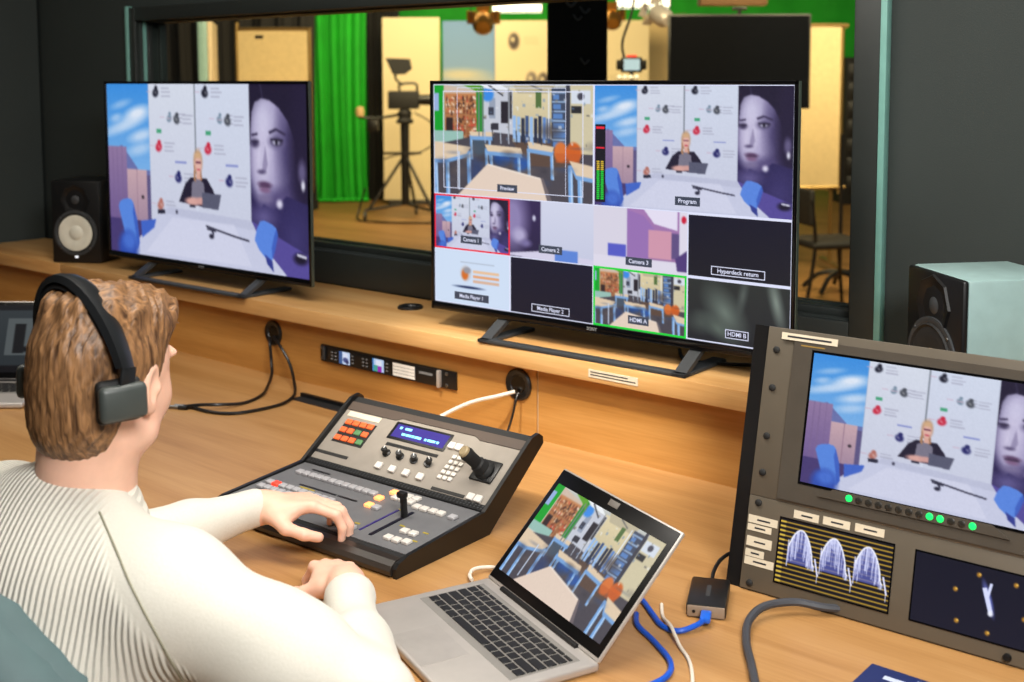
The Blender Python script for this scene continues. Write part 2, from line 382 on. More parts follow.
    g = np.random.RandomState(w).normal(0, 1, p.a.shape[:2] + (1,)).astype(np.float32); p.a += g * 4
    return p.blur(1).get()

def classroom(w, h):
    p = Pic(w, h, (206, 208, 204)); rng = random.Random(11)
    p.rect(0, 0, 1, .12, (196, 200, 196), (180, 176, 166)); p.rect(.5, .03, .78, .42, (222, 208, 168), (200, 186, 150))
    p.poly([(.52, 0), (.78, 0), (.74, .08), (.55, .08)], (188, 178, 150)); p.rect(.66, .06, .695, .2, (84, 112, 62))
    p.rect(.33, .05, .52, .46, (196, 200, 212)); p.rect(.37, .12, .41, .3, (150, 160, 180)); p.rect(.445, .15, .49, .34, (40, 36, 44)); p.rect(.38, .34, .43, .40, (50, 50, 60)); p.rect(.365, .2, .4, .27, (60, 64, 80)); p.ell(.36, .09, .04, .06, (58, 138, 226), .2)
    p.poly([(.06, .0), (.30, .06), (.30, .1), (.08, .1)], (206, 186, 168))
    p.rect(.075, .08, .29, .5, (196, 132, 84), (150, 96, 60))
    for i in range(210):
        x = rng.uniform(.08, .285); y = .1 + .06 * rng.randint(0, 6) + rng.uniform(0, .035); c = rng.choice([(220, 160, 110), (120, 66, 44), (228, 196, 160), (90, 50, 40), (200, 80, 60), (236, 214, 190), (60, 44, 40)])
        p.rect(x, y, x + rng.uniform(.006, .014), y + rng.uniform(.02, .04), c)
    for k in range(7): p.rect(.078, .138 + k * .06, .287, .146 + k * .06, (126, 84, 56))
    p.rect(.14, .1, .148, .5, (170, 120, 84)); p.rect(.215, .1, .223, .5, (170, 120, 84)); p.rect(.085, .3, .13, .42, (50, 36, 36))
    w_ = p._win(.07, .30, .07, .52)
    for _ in range(3):
        q = p.a[w_[2]:w_[3], w_[0]:w_[1]]; q[1:-1] = (q[:-2] + 2 * q[1:-1] + q[2:]) / 4; q[:, 1:-1] = (q[:, :-2] + 2 * q[:, 1:-1] + q[:, 2:]) / 4
    p.rect(0, 0, .07, .45, (16, 160, 44)); p.rect(.0, .08, .035, .24, (150, 176, 220)); p.poly([(.285, .02), (.335, .0), (.335, .42), (.29, .46)], (40, 140, 50)); p.poly([(.19, 0), (.31, 0), (.33, .1), (.27, .05)], (90, 160, 40))
    p.rect(.0, .42, .2, .52, (150, 190, 180))
    p.poly([(0, .55), (.4, .42), (1, .5), (1, 1), (0, 1)], (74, 70, 78)); p.poly([(.5, .45), (.8, .5), (.86, .7), (.6, .7)], (92, 72, 62))
    for i in range(9):
        x = .52 + i * .026; p.rect(x, .27 + .01 * (i % 3), x + .02, .5, rng.choice([(96, 136, 200), (60, 84, 130), (150, 186, 230), (40, 48, 70), (120, 150, 200)]))
    p.rect(.755, .03, .865, .55, (64, 74, 96))
    for i in range(6): p.rect(.757, .06 + i * .08, .86, .075 + i * .08, (150, 176, 210)); p.rect(.765, .085 + i * .08, .80 + .01 * i, .13 + i * .08, (90, 130, 190))
    p.rect(.865, .0, 1, .58, (206, 196, 164)); p.rect(.87, .05, .98, .16, (212, 220, 232)); p.ell(.925, .1, .02, .03, (70, 70, 84)); p.rect(.84, 0, .862, .6, (58, 58, 70)); p.rect(.87, .18, .93, .24, (40, 40, 44))
    p.ell(.81, .57, .04, .085, (214, 116, 54), .15); p.ell(.885, .57, .045, .085, (206, 96, 34), .15); p.rect(.78, .58, .92, .66, (190, 90, 40), al=.6)
    def table(q, leg, hh, lw=.022):
        for (x, y) in leg: p.line((x, y), (x + .006, y + hh), lw, (122, 170, 226)); p.line((x + .006, y), (x + .012, y + hh), lw * .3, (190, 216, 245))
        p.poly([(a, b + .035) for a, b in q], (120, 164, 216)); p.poly(q, (222, 200, 172))
    p.ell(.45, .65, .06, .06, (40, 80, 150), .3); p.ell(.57, .68, .05, .07, (44, 86, 160), .3); p.ell(.3, .55, .05, .08, (70, 84, 100), .3)
    table([(.24, .42), (.40, .42), (.39, .46), (.25, .46)], [(.25, .45), (.37, .45)], .22, .014)
    table([(.34, .53), (.57, .55), (.58, .60), (.36, .59)], [(.35, .58), (.555, .6), (.38, .58)], .2, .018)
    table([(.61, .49), (.77, .53), (.76, .575), (.62, .55)], [(.615, .55), (.755, .57)], .24, .018)
    table([(0, .52), (.25, .56), (.22, .62), (.08, .68), (0, .68)], [(.01, .66), (.09, .66), (.235, .6)], .34, .026)
    table([(.86, .64), (1, .68), (1, .78), (.9, .76)], [(.865, .68), (.92, .76)], .36, .026)
    for i in range(40):
        x, y = rng.uniform(0, 1), rng.uniform(.5, .98); p.ell(x, y, rng.uniform(.01, .05), rng.uniform(.01, .04), rng.choice([(40, 38, 46), (110, 96, 88), (60, 84, 130), (96, 92, 98)]), .8, 0, .35)
    for x in (.30, .325, .49, .735): p.rect(x, .04, x + .008, .46, rng.choice([(226, 230, 236), (120, 124, 130)]))
    for i in range(8): p.line((.34 + i * .05, .40), (.345 + i * .05, .52), .006, rng.choice([(150, 180, 220), (50, 54, 66), (190, 200, 214)]))
    p.ell(.75, .40, .06, .06, (70, 60, 60), .5, 0, .6); p.rect(.50, .06, .515, .3, (60, 60, 66)); p.poly([(.30, 0), (.44, 0), (.50, .05), (.36, .04)], (236, 240, 244)); p.line((.36, .0), (.46, .1), .008, (60, 62, 70)); p.line((.62, 0), (.70, .05), .006, (90, 92, 96))
    p.line((.17, .6), (.17, .95), .01, (200, 214, 236)); p.ell(.29, .78, .05, .1, (50, 66, 110), .5, 0, .8)
    p.poly([(.16, 1), (.36, .70), (.69, .80), (.73, 1)], (226, 206, 190)); p.poly([(.69, .80), (.73, 1), (.76, 1), (.705, .80)], (110, 100, 104)); p.poly([(.36, .70), (.69, .80), (.69, .815), (.36, .715)], (236, 222, 210))
    for i in range(60):
        x, y = rng.uniform(.33, 1), rng.uniform(.02, .5); p.rect(x, y, x + rng.uniform(.004, .02), y + rng.uniform(.005, .03), rng.choice([(60, 60, 70), (232, 236, 240), (110, 140, 180), (150, 140, 120)]), al=.6)
    g = np.random.RandomState(w).normal(0, 1, p.a.shape[:2] + (1,)).astype(np.float32); p.a += g * 4
    return p.blur(2).get()

# ------------------------------------------------------------------ common materials
m_wall = mat('dark_wall_paint', (42, 49, 47), .75, noise=.08, nscale=3, bump=.15, bscale=300)
m_frame = mat('window_frame_paint', (38, 42, 40), .45, noise=.05)
m_teal = mat('teal_trim_edge', (112, 160, 150), .4)
m_ceil = mat('ceiling_paint', (150, 150, 146), .9)
m_floor = wood('floor_laminate', (120, 84, 44), (150, 108, 60), (172, 128, 76), .5, .4)
m_desk = wood('oak_desk', (156, 110, 60), (178, 132, 80), (192, 148, 96), .36)
m_panel = wood('oak_back_panel', (164, 110, 50), (186, 132, 66), (204, 152, 86), .42)
m_shelf = wood('oak_shelf', (182, 128, 70), (206, 158, 98), (222, 180, 124), .36)
m_black = mat('black_plastic', (16, 16, 17), .38)
m_blackm = mat('matte_black', (20, 20, 20), .7)
m_blackg = mat('gloss_black', (8, 8, 10), .12)
m_dgrey = mat('dark_grey_plastic', (52, 54, 56), .5)
m_grey = mat('mid_grey_plastic', (120, 122, 124), .5)
m_white = mat('white_plastic', (232, 230, 224), .4)
m_silver = mat('brushed_aluminium', (190, 184, 178), .4, metal=.45, noise=.04)
m_steel = mat('steel', (150, 150, 150), .3, metal=1)
m_label = mat('paper_label', (214, 202, 178), .7)
m_ink = mat('ink', (40, 40, 46), .7)
m_screen = screen_mat('lit_screen', 1.0)
m_offscreen = mat('dark_screen_glass', (14, 15, 18), .15)
m_wline = mat('screen_white_line', (20, 20, 22), .4, emit=(222, 226, 250), estr=1.0)
m_rline = mat('screen_red_line', (20, 20, 22), .4, emit=(236, 30, 56), estr=1.0)
m_gline = mat('screen_green_line', (20, 20, 22), .4, emit=(20, 214, 60), estr=1.0)
m_tagbg = mat('screen_tag_ground', (20, 20, 22), .4, emit=(58, 66, 84), estr=1.0)
m_dtag = mat('screen_dark_tag', (12, 12, 14), .4, emit=(16, 16, 30), estr=1.0)
m_paint = print_mat('printed_vinyl', .55)

# ------------------------------------------------------------------ the setting
struct(B().span(-15, 2.0, -2.2, 17.5, -.06, 0).out('floor', m_floor, smooth=False))
struct(B().span(-4.44, -4.24, -2.2, 2.3, 0, 2.6).out('wall_left', m_wall, smooth=False))
struct(B().span(1.6, 1.8, -2.2, 2.3, 0, 2.6).out('wall_right', m_wall, smooth=False))
struct(B().span(-4.44, 1.8, -2.3, -2.2, 0, 2.6).out('wall_rear', m_wall, smooth=False))
wx0, wx1, wz0, wz1 = -3.60, -1.018, 1.046, 1.750
wb = B()
wb.span(-4.44, wx0, 2.32, 2.43, 0, 2.6).span(wx1, 1.8, 2.32, 2.43, 0, 2.6).span(wx0, wx1, 2.32, 2.43, 0, wz0).span(wx0, wx1, 2.32, 2.43, wz1, 2.6)
struct(wb.out('wall_back', m_wall, smooth=False))
struct(B().span(-4.44, 1.8, -2.2, 2.54, 2.6, 2.7).out('ceiling', m_ceil, smooth=False))
# observation window: casing, inner stops, double pane
win = B()
win.span(-3.635, wx0, 2.302, 2.32, .952, 1.795, .003).span(wx1, -.96, 2.302, 2.32, .952, 1.795, .003).span(wx0, wx1, 2.302, 2.32, wz1, 1.795, .003).span(wx0, wx1, 2.302, 2.32, .952, wz0, .003)
win = struct(win.out('window_1', m_frame))
win['label'] = 'wide dark framed observation window above the wooden shelf'
B().span(-3.648, -3.634, 2.296, 2.32, .952, 1.80, .002).out('trim_edge', m_teal, win)
B().span(-.962, -.948, 2.296, 2.32, .952, 1.80, .002).out('trim_edge', m_teal, win)
for nm, y in (('inner_stop', 2.345), ('inner_stop', 2.395)):
    s = B()
    s.span(wx0, wx0 + .012, y, y + .02, wz0, wz1, .002).span(wx1 - .02, wx1, y, y + .02, wz0, wz1, .002).span(wx0, wx1, y, y + .03, wz0, wz0 + .016, .002).span(wx0, wx1, y, y + .03, wz1 - .006, wz1, .002)
    s.out(nm, m_frame, win)
B().span(wx0 + .002, wx0 + .006, 2.333, 2.345, wz0, wz1).out('trim_edge', m_teal, win, smooth=False)
gl = bpy.data.materials.new('window_glass'); gl.use_nodes = True
nt = gl.node_tree; nt.nodes.remove(nt.nodes['Principled BSDF'])
tr = nt.nodes.new('ShaderNodeBsdfTransparent'); tr.inputs[0].default_value = (.93, .96, .94, 1)
gs = nt.nodes.new('ShaderNodeBsdfGlossy'); gs.inputs['Roughness'].default_value = .01
lw = nt.nodes.new('ShaderNodeLayerWeight'); lw.inputs['Blend'].default_value = .5
pw_ = nt.nodes.new('ShaderNodeMath'); pw_.operation = 'POWER'; pw_.inputs[1].default_value = 4.0; nt.links.new(lw.outputs['Facing'], pw_.inputs[0])
fr = nt.nodes.new('ShaderNodeMath'); fr.operation = 'MULTIPLY_ADD'; fr.inputs[1].default_value = .35; fr.inputs[2].default_value = .025; nt.links.new(pw_.outputs[0], fr.inputs[0])
mx = nt.nodes.new('ShaderNodeMixShader'); nt.links.new(fr.outputs[0], mx.inputs[0]); nt.links.new(tr.outputs[0], mx.inputs[1]); nt.links.new(gs.outputs[0], mx.inputs[2])
nt.links.new(mx.outputs[0], nt.nodes['Material Output'].inputs[0])
B().span(wx0 + .002, wx1 - .002, 2.370, 2.376, wz0 + .002, wz1 - .002).out('pane', gl, win, smooth=False)

# ------------------------------------------------------------------ built-in desk: worktop, back panels, raised shelf
desk = thing('desk', 'long oak control room desk with an oak back panel under the window', 'desk', (0, 0, 0))
SLX0, SLX1 = -2.335, -2.06
wt = B()
wt.span(-4.235, SLX0, 1.0, 2.04, .702, .74).span(SLX1, .75, 1.0, 2.04, .702, .74).span(SLX0, SLX1, 1.0, 1.905, .702, .74).span(SLX0, SLX1, 1.952, 2.04, .702, .74)
wt.out('worktop', m_desk, desk, smooth=False)
tray = B().span(SLX0, SLX1, 1.905, 1.952, .700, .7385).out('cable_slot', m_blackm, desk, smooth=False)
B().span(SLX0, SLX1, 1.944, 1.953, .73, .7475).out('slot_lip', m_black, tray, smooth=False)
B().span(-4.235, -1.634, 2.04, 2.062, .74, .909).out('back_panel', m_panel, desk, smooth=False)
B().span(-1.629, .75, 2.04, 2.062, .74, .909).out('back_panel', m_panel, desk, smooth=False)
B().span(-1.634, -1.629, 2.044, 2.062, .74, .909).out('joint_strip', m_label, desk, smooth=False)
for x in (-4.2, -2.3, .72): B().span(x - .02, x + .02, 1.06, 2.03, 0, .702).out('support_panel', m_panel, desk, smooth=False)
shelf = thing('raised_shelf', 'light oak raised shelf under the two televisions', 'shelf', (0, 0, 0))
B().span(-4.235, -3.603, 2.0, 2.3, .909, .951, .003).out('shelf_board', m_shelf, shelf)
B().span(-3.601, .75, 2.0, 2.3, .909, .951, .003).out('shelf_board', m_shelf, shelf)
B().span(-4.235, .75, 2.285, 2.302, .74, .909).out('rear_rail', m_shelf, shelf, smooth=False)
def grommet(parent, loc, rot, r):
    ring = B().lathe([(r * .55, 0.0), (r * .62, .004), (r * .9, .006), (r, .003), (r, -.004), (r * .5, -.004)], n=30).out('grommet', m_black, parent, loc=loc, rot=rot)
    B().lathe([(0, .001), (r * .58, .001), (r * .58, -.003), (0, -.003)], n=24).out('hole', m_blackg, ring)
    return ring
grommet(desk, (-2.556, 2.039, .858), (R(90), 0, 0), .035)
grommet(desk, (-1.685, 2.039, .858), (R(90), 0, 0), .037)
grommet(shelf, (-2.176, 2.187, .952), (0, 0, 0), .034)
st = B().span(-1.46, -1.335, 1.9985, 2.0, .920, .937).out('sticker', m_label, shelf, smooth=False)
for k in range(2): B().span(-1.455, -1.36 + .02 * k, 1.998, 1.9985, .931 - k * .006, .933 - k * .006).out('print_line', m_ink, st, smooth=False)
st2 = None

# ------------------------------------------------------------------ televisions
PI_INT = interview(320, 180)
PI_CLS = classroom(320, 180)
def tv(label, loc, rz, content):
    t = thing('television', label, 'television', loc, (0, 0, rz), 'televisions on the shelf')
    W, H = .930, .523; z0 = .0635
    # shell: front frame with recessed panel, slim top, thick lower back
    f = B()
    f.span(-W / 2 - .0085, -W / 2 + .0005, -.008, .004, z0 - .019, z0 + H + .0085, .002).span(W / 2 - .0005, W / 2 + .0085, -.008, .004, z0 - .019, z0 + H + .0085, .002)
    f.span(-W / 2 - .0085, W / 2 + .0085, -.008, .004, z0 + H - .0005, z0 + H + .0085, .002).span(-W / 2 - .0085, W / 2 + .0085, -.008, .004, z0 - .019, z0 + .0005, .002)
    f.out('bezel', m_blackg, t)
    B().span(W / 2 + .0085, W / 2 + .0098, -.006, .003, z0 - .017, z0 + H + .007).out('edge_strip', mat('satin_edge', (120, 130, 120), .3, metal=.8), t)
    B().span(-W / 2, W / 2, -.002, .006, z0, z0 + H).out('panel', m_blackg, t, smooth=False)
    bk = B().prism([(.005, z0 - .012), (.060, z0 + .01), (.060, z0 + H * .45), (.03, z0 + H * .60), (.005, z0 + H * .7)], -W / 2 + .14, W / 2 - .14).out('back_cover', m_blackm, t, smooth=False)
    for k in range(6): B().span(-.25 + k * .09, -.19 + k * .09, .060, .062, z0 + .12, z0 + .125).out('vent', m_black, bk, smooth=False)
    text('maker_mark', 'SONY', .010, m_grey, t, (0, -.0085, z0 - .009), (R(90), 0, 0), bold=.0003)
    # stand: flat loop on the shelf and two sloping legs
    st = B().span(-.272, .272, -.075, -.050, 0.0, .009, .003)
    st.span(-.272, -.238, -.075, .10, 0.0, .009, .003).span(.238, .272, -.075, .10, 0.0, .009, .003)
    st.out('stand_base', m_dgrey, t)
    for sx in (-1, 1):
        x = sx * .255
        B().prism([(-.072, .004), (-.054, .004), (.035, z0 - .012), (.012, z0 - .012)], x - .014, x + .014).out('stand_leg', m_dgrey, t, smooth=False)
    content(t, W, H, z0)
    return t
def tv_left(t, W, H, z0):
    put('picture', pic_mesh('picture', interview(300, 169), W, H, m_screen), t, (0, -.0026, z0))
def outline(t, x0, x1, za, zb, w, m, y, nm='tile_border'):
    b = B()
    b.span(x0, x1, y, y + .0004, za, za + w).span(x0, x1, y, y + .0004, zb - w, zb).span(x0, x0 + w, y, y + .0004, za, zb).span(x1 - w, x1, y, y + .0004, za, zb)
    return b.out(nm, m, t, smooth=False)
def tag_plate(t, s, x, z, size, dark=False):
    wd = len(s) * size * .54 + size * .9
    p = B().span(-wd / 2, wd / 2, -.0003, 0, -size * .72, size * .72).out('name_tag', m_dtag if dark else m_tagbg, t, smooth=False, loc=(x, -.0034, z))
    if dark:
        b = B(); h = size * .72; w = size * .13
        b.span(-wd / 2, wd / 2, -.0006, -.0003, -h, -h + w).span(-wd / 2, wd / 2, -.0006, -.0003, h - w, h).span(-wd / 2, -wd / 2 + w, -.0006, -.0003, -h, h).span(wd / 2 - w, wd / 2, -.0006, -.0003, -h, h)
        b.out('tag_outline', m_wline, p, smooth=False)
    text('lettering', s, size, m_wline, p, (0, -.0007, 0), (R(90), 0, 0), bold=.0002)
    return p
def tv_multi(t, W, H, z0):
    q = W / 4; r = H / 4
    def tile(a, c, rr, wd, ht, nm='picture_tile'):   # column, row from top in quarter units
        return put(nm, pic_mesh(nm, a, wd * q, ht * r, m_screen), t, (-W / 2 + (c + wd / 2) * q, -.0026, z0 + H - (rr + ht) * r))
    tile(shrink(classroom(400, 224), 2), 0, 0, 2, 2); tile(interview(220, 124), 2, 0, 2, 2)
    tile(interview(110, 62), 0, 2, 1, 1)
    p = Pic(100, 56, (200, 204, 226)); p.rect(0, 0, .38, 1, (52, 38, 82), (40, 32, 66)); p.ell(.03, .35, .17, .5, (140, 128, 176), .5); p.ell(.12, .62, .08, .12, (176, 168, 206), .5); p.ell(.3, .3, .02, .05, (200, 200, 225), .4); p.ell(.2, .75, .06, .06, (120, 110, 160), .6); p.rect(.38, 0, 1, 1, (208, 212, 232), (196, 200, 224)); p.poly([(.38, .86), (1, .92), (1, 1), (.2, 1), (.0, .98), (.0, .94)], (210, 206, 230)); p.rect(.55, .8, .82, 1, (92, 132, 214))
    tile(p.blur(1).get(), 1, 2, 1, 1)
    p = Pic(100, 56, (214, 210, 226)); p.rect(.37, 0, .92, .8, (164, 120, 178), (150, 110, 160)); p.poly([(.55, 0), (.9, 0), (.9, .3), (.66, .22)], (226, 220, 240)); p.poly([(.37, .02), (.55, .1), (.66, .3), (.6, .8), (.37, .8)], (150, 112, 178)); p.rect(.6, .32, .84, .78, (206, 150, 172)); p.rect(.84, .35, .92, .75, (96, 80, 130)); p.rect(.92, 0, 1, 1, (220, 216, 232)); p.ell(.965, .12, .025, .06, (200, 30, 60)); p.rect(0, .8, 1, 1, (220, 216, 232)); p.rect(.16, .6, .36, .8, (84, 90, 196)); p.poly([(.88, .75), (1, .6), (1, .95), (.9, .95)], (80, 60, 120))
    tile(p.blur(1).get(), 2, 2, 1, 1)
    p = Pic(60, 34, (22, 22, 40)); p.rect(0, 0, 1, 1, (20, 20, 38), (26, 26, 34)); tile(p.get(), 3, 2, 1, 1)
    p = Pic(110, 62, (206, 222, 244)); p.ell(.42, .42, .07, .14, (198, 196, 200), .2); p.ell(.41, .44, .045, .1, (212, 110, 40), .25); p.ell(.44, .36, .05, .06, (150, 150, 160), .3); p.ell(.46, .67, .18, .022, (24, 40, 84), .4)
    for k, c in enumerate([(232, 190, 150), (228, 160, 110), (216, 176, 150)]): p.line((.52, .37 + k * .09), (.86, .37 + k * .09), .028, c)
    p.line((.35, .22), (.8, .22), .01, (170, 180, 196))
    tile(p.blur(1).get(), 0, 3, 1, 1)
    p = Pic(60, 34, (20, 18, 40)); p.rect(0, 0, 1, 1, (18, 18, 40), (22, 20, 36)); tile(p.get(), 1, 3, 1, 1)
    tile(classroom(130, 73), 2, 3, 1, 1)
    p = Pic(100, 56, (40, 44, 42)); p.rect(0, 0, 1, 1, (44, 48, 46), (34, 36, 40)); p.ell(.38, .5, .1, .32, (104, 116, 108), .9, -.7); p.ell(.3, .75, .14, .1, (92, 104, 96), .9, .5); p.ell(.86, .25, .04, .3, (126, 138, 130), .9, -.25); p.ell(.55, .2, .03, .2, (84, 92, 88), .9, .2); p.ell(.15, .7, .1, .12, (70, 78, 74), .9)
    tile(p.blur(2).get(), 3, 3, 1, 1)
    y = -.0032; L = -W / 2; T = z0 + H
    for (c, rr, wd, ht, m, w) in [(0, 0, 2, 2, m_wline, .0022), (2, 0, 2, 2, m_wline, .0022), (0, 2, 1, 1, m_rline, .004), (3, 2, 1, 1, m_wline, .003), (3, 3, 1, 1, m_wline, .003), (0, 3, 1, 1, m_wline, .0022), (1, 3, 1, 1, m_wline, .0022), (2, 3, 1, 1, m_gline, .0045)]:
        outline(t, L + c * q, L + (c + wd) * q, T - (rr + ht) * r, T - rr * r, w, m, y)
    # safe-area guides in the preview tile
    outline(t, L + .13 * q, L + 1.88 * q, T - 1.88 * r, T - .12 * r, .0016, m_wline, y, 'safe_guide')
    outline(t, L + .32 * q, L + 1.68 * q, T - 1.88 * r, T - .06 * r, .0010, m_wline, y, 'safe_guide')
    # audio meter
    x0 = L + 2.02 * q; me = B().span(0, .026, -.0004, 0, 0, 1.28 * r).out('level_meter', m_dtag, t, smooth=False, loc=(x0, -.0034, T - 1.93 * r))
    mg = B(); my = B(); mr = B()
    for cx in (.004, .0145):
        for k in range(26): (mg if k < 15 else my).span(cx, cx + .007, -.0007, -.0004, .006 + k * .0042, .0088 + k * .0042) if k < 20 else None
        mr.span(cx - .002, cx + .009, -.0007, -.0004, 1.28 * r - .010, 1.28 * r - .005); mr.span(cx - .002, cx + .009, -.0007, -.0004, 1.28 * r - .052, 1.28 * r - .049)
    mg.out('green_segments', m_gline, me, smooth=False); my.out('yellow_segments', mat('screen_yellow', (20, 20, 20), .4, emit=(214, 180, 50), estr=1.0), me, smooth=False); mr.out('red_marks', m_rline, me, smooth=False)
    for s, c, rr, dark in [('Preview', .97, 1.82, 0), ('Program', 3.0, 1.82, 0), ('Camera 1', .5, 2.80, 0), ('Camera 2', 1.5, 2.82, 0), ('Camera 3', 2.5, 2.86, 0), ('Hyperdeck return', 3.5, 2.86, 1), ('Media Player 1', .5, 3.84, 0), ('Media Player 2', 1.5, 3.86, 1), ('HDMI A', 2.5, 3.82, 0), ('HDMI B', 3.5, 3.82, 1)]:
        tag_plate(t, s, L + c * q, T - rr * r, .0125, bool(dark))
tv('black television on the shelf showing one full interview picture', (-2.893, 2.056, .951), R(1.3), tv_left)
tv('black television on the shelf showing a grid of labelled camera pictures', (-1.502, 2.076, .951), R(1.3), tv_multi)
tag(B().tube([(-1.36, 2.2, .957), (-1.30, 2.13, .956), (-1.22, 2.15, .956), (-1.12, 2.2, .957), (-1.0, 2.22, .957)], .004, n=8).out('power_cable', m_black), 'black cable lying on the shelf behind the stand of the grid picture television', 'cable')

# ------------------------------------------------------------------ loudspeakers
def speaker(label, loc, rz, w, d, h, m_cab, m_cone, led, m_cap=None):
    s = thing('loudspeaker', label, 'loudspeaker', loc, (0, 0, rz), 'studio loudspeakers on the shelf')
    B().span(-w / 2, w / 2, .004, d, 0, h, .006).out('cabinet', m_cab, s)
    B().span(-w / 2 + .001, w / 2 - .001, -.006, .006, .001, h - .001, .005).out('front_baffle', m_black, s)
    rot = (R(90), 0, 0); cz = h * .37; rw = w * .39
    B().lathe([(rw * .98, -.004), (rw * 1.12, 0), (rw * 1.12, .004), (rw, .005), (rw * .9, .001)], n=36).out('woofer_ring', m_dgrey, s, loc=(0, -.006, cz), rot=rot)
    wf = B().lathe([(rw * .90, .004), (rw * .80, .0055), (rw * .55, .0035), (rw * .36, .0015), (0, .001)], n=36).out('woofer_cone', m_cone, s, loc=(0, -.006, cz), rot=rot)
    B().lathe([(rw * .37, .0015), (rw * .3, .005), (rw * .16, .008), (0, .009)], n=28).out('dust_cap', m_cap or m_cone, wf)
    B().lathe([(rw * .98, .003), (rw * .93, .0075), (rw * .87, .004)], n=36).out('surround', m_blackm, wf)
    tz = h * .77; rt = w * .27
    hb = B().lathe([(rt * 1.1, 0), (rt * 1.05, .004), (rt * .75, .001), (rt * .42, -.008), (rt * .40, -.008)], n=8).out('tweeter_horn', m_black, s, loc=(0, -.006, tz), rot=rot)
    B().lathe([(rt * .4, -.008), (rt * .34, -.001), (rt * .18, .003), (0, .004)], n=24).out('tweeter_dome', m_dgrey, hb)
    for a in range(4):
        an = R(45 + 90 * a); B().cyl((math.cos(an) * rw * 1.06, -.010, cz + math.sin(an) * rw * 1.06), (math.cos(an) * rw * 1.06, -.012, cz + math.sin(an) * rw * 1.06), .003, n=8).out('screw', m_steel, s)
    if led: B().cyl((0, -.006, h * .085), (0, -.0085, h * .085), .0055, n=16).out('logo_light', mat('white_led', (230, 230, 235), .4, emit=(235, 240, 250), estr=.9), s)
    return s
speaker('small black loudspeaker with a pale cone beside the left television', (-3.565, 2.045, .951), R(31), .172, .20, .272, m_black, mat('pale_cone', (206, 202, 186), .6), True)
speaker('loudspeaker with a pale grey cabinet behind the tilted rack monitor', (-.7485, 2.0625, .951), R(-40.5), .19, .195, .259, mat('pale_teal_grey_cabinet', (150, 178, 176), .42), m_blackm, False, mat('tan_cap_cone', (150, 120, 84), .6))

# ------------------------------------------------------------------ production switcher on the desk
sw = thing('switcher_panel', 'black and grey video switcher panel with rows of buttons and a joystick', 'switcher', (-1.582, 1.30, .74), (0, 0, R(2)))
XL, XR = -.237, .243
prof = [(0, .002), (0, .014), (.004, .021), (.012, .025), (.034, .027), (.232, .039), (.246, .046), (.369, .134), (.384, .142), (.394, .138), (.397, .128), (.236, .002)]
B().prism(prof, XL + .006, XR - .006).out('body', m_blackm, sw, smooth=False)
side = [(-.001, 0), (-.001, .016), (.006, .024), (.03, .031), (.226, .045), (.366, .145), (.388, .149), (.400, .141), (.402, .128), (.24, 0)]
B().prism(side, XL, XL + .008).out('side_cheek', m_black, sw, smooth=False)
B().prism(side, XR - .008, XR).out('side_cheek', m_black, sw, smooth=False)
B().prism([(-.004, .004), (-.006, .012), (-.002, .02), (.008, .026), (.022, .027), (.022, .02), (.0, .004)], XL + .01, XR - .01).out('front_lip', mat('bronze_black', (44, 38, 34), .3), sw, smooth=False)
a1 = math.atan2(.012, .198); a2 = math.atan2(.088, .123)
def low(x, s, up=0.0):     # s metres from the front edge of the lower face
    return (x, .034 + s * math.cos(a1) - up * math.sin(a1), .027 + s * math.sin(a1) + up * math.cos(a1))
def upp(x, y, up=0.0):     # y = local depth
    s = (y - .246) / math.cos(a2)
    return (x, .246 + s * math.cos(a2) - up * math.sin(a2), .046 + s * math.sin(a2) + up * math.cos(a2))
m_face_lo = mat('switcher_lower_face', (106, 106, 108), .5)
m_face_up = mat('switcher_upper_face', (142, 134, 124), .45)
B().span(XL + .009, XR - .009, 0, .198, 0, .0015).out('lower_face', m_face_lo, sw, loc=low(0, 0), rot=(a1, 0, 0), smooth=False)
B().span(XL + .009, XR - .009, .002, .1500, 0, .0015).out('upper_face', m_face_up, sw, loc=upp(0, .246), rot=(a2, 0, 0), smooth=False)
# brown stepped trim along the top of the upper face
m_trim = mat('switcher_trim', (78, 66, 58), .4)
B().prism([(XL + .01, .151), (XR - .01, .151), (XR - .01, .130), (.13, .130), (.115, .137), (-.075, .137), (-.09, .130), (XL + .01, .130)], .0015, .0035, axis='z').out('top_trim', m_trim, sw, loc=upp(0, .246), rot=(a2, 0, 0), smooth=False)
vent = B().span(XL + .009, XR - .009, .0, .014, 0, .004).out('vent_strip', m_black, sw, loc=(0, .2325, .0405), rot=(R(24), 0, 0), smooth=False)
vm = B().span(-.0016, .0016, 0, .004, 0, .0008).mesh('vent_slot', m_dgrey)
for i in range(58):
    for j in range(2): put('vent_slot', vm, vent, (XL + .017 + i * .008, .002 + j * .0055, .004))
def key_mesh(nm, w, d, h, m): return B().box((0, 0, h / 2), (w, d, h), .0012, 1).mesh(nm, m, True)
bt_grey = mat('button_translucent_grey', (176, 174, 176), .35)
bt_white = mat('button_white', (218, 212, 204), .35)
bt_red = mat('button_lit_red', (210, 40, 30), .35, emit=(255, 60, 36), estr=1.6)
bt_orange = mat('button_lit_orange', (240, 150, 90), .35, emit=(255, 160, 96), estr=1.6)
bt_or = mat('button_orange', (226, 96, 44), .4, emit=(232, 92, 40), estr=.25)
bt_gr = mat('button_green', (84, 130, 84), .4)
kg = key_mesh('button', .0155, .0145, .006, bt_grey); kw = key_mesh('button', .0155, .0145, .006, bt_white)
kr = key_mesh('button', .0155, .0145, .006, bt_red); ko = key_mesh('button', .0155, .0145, .006, bt_orange)
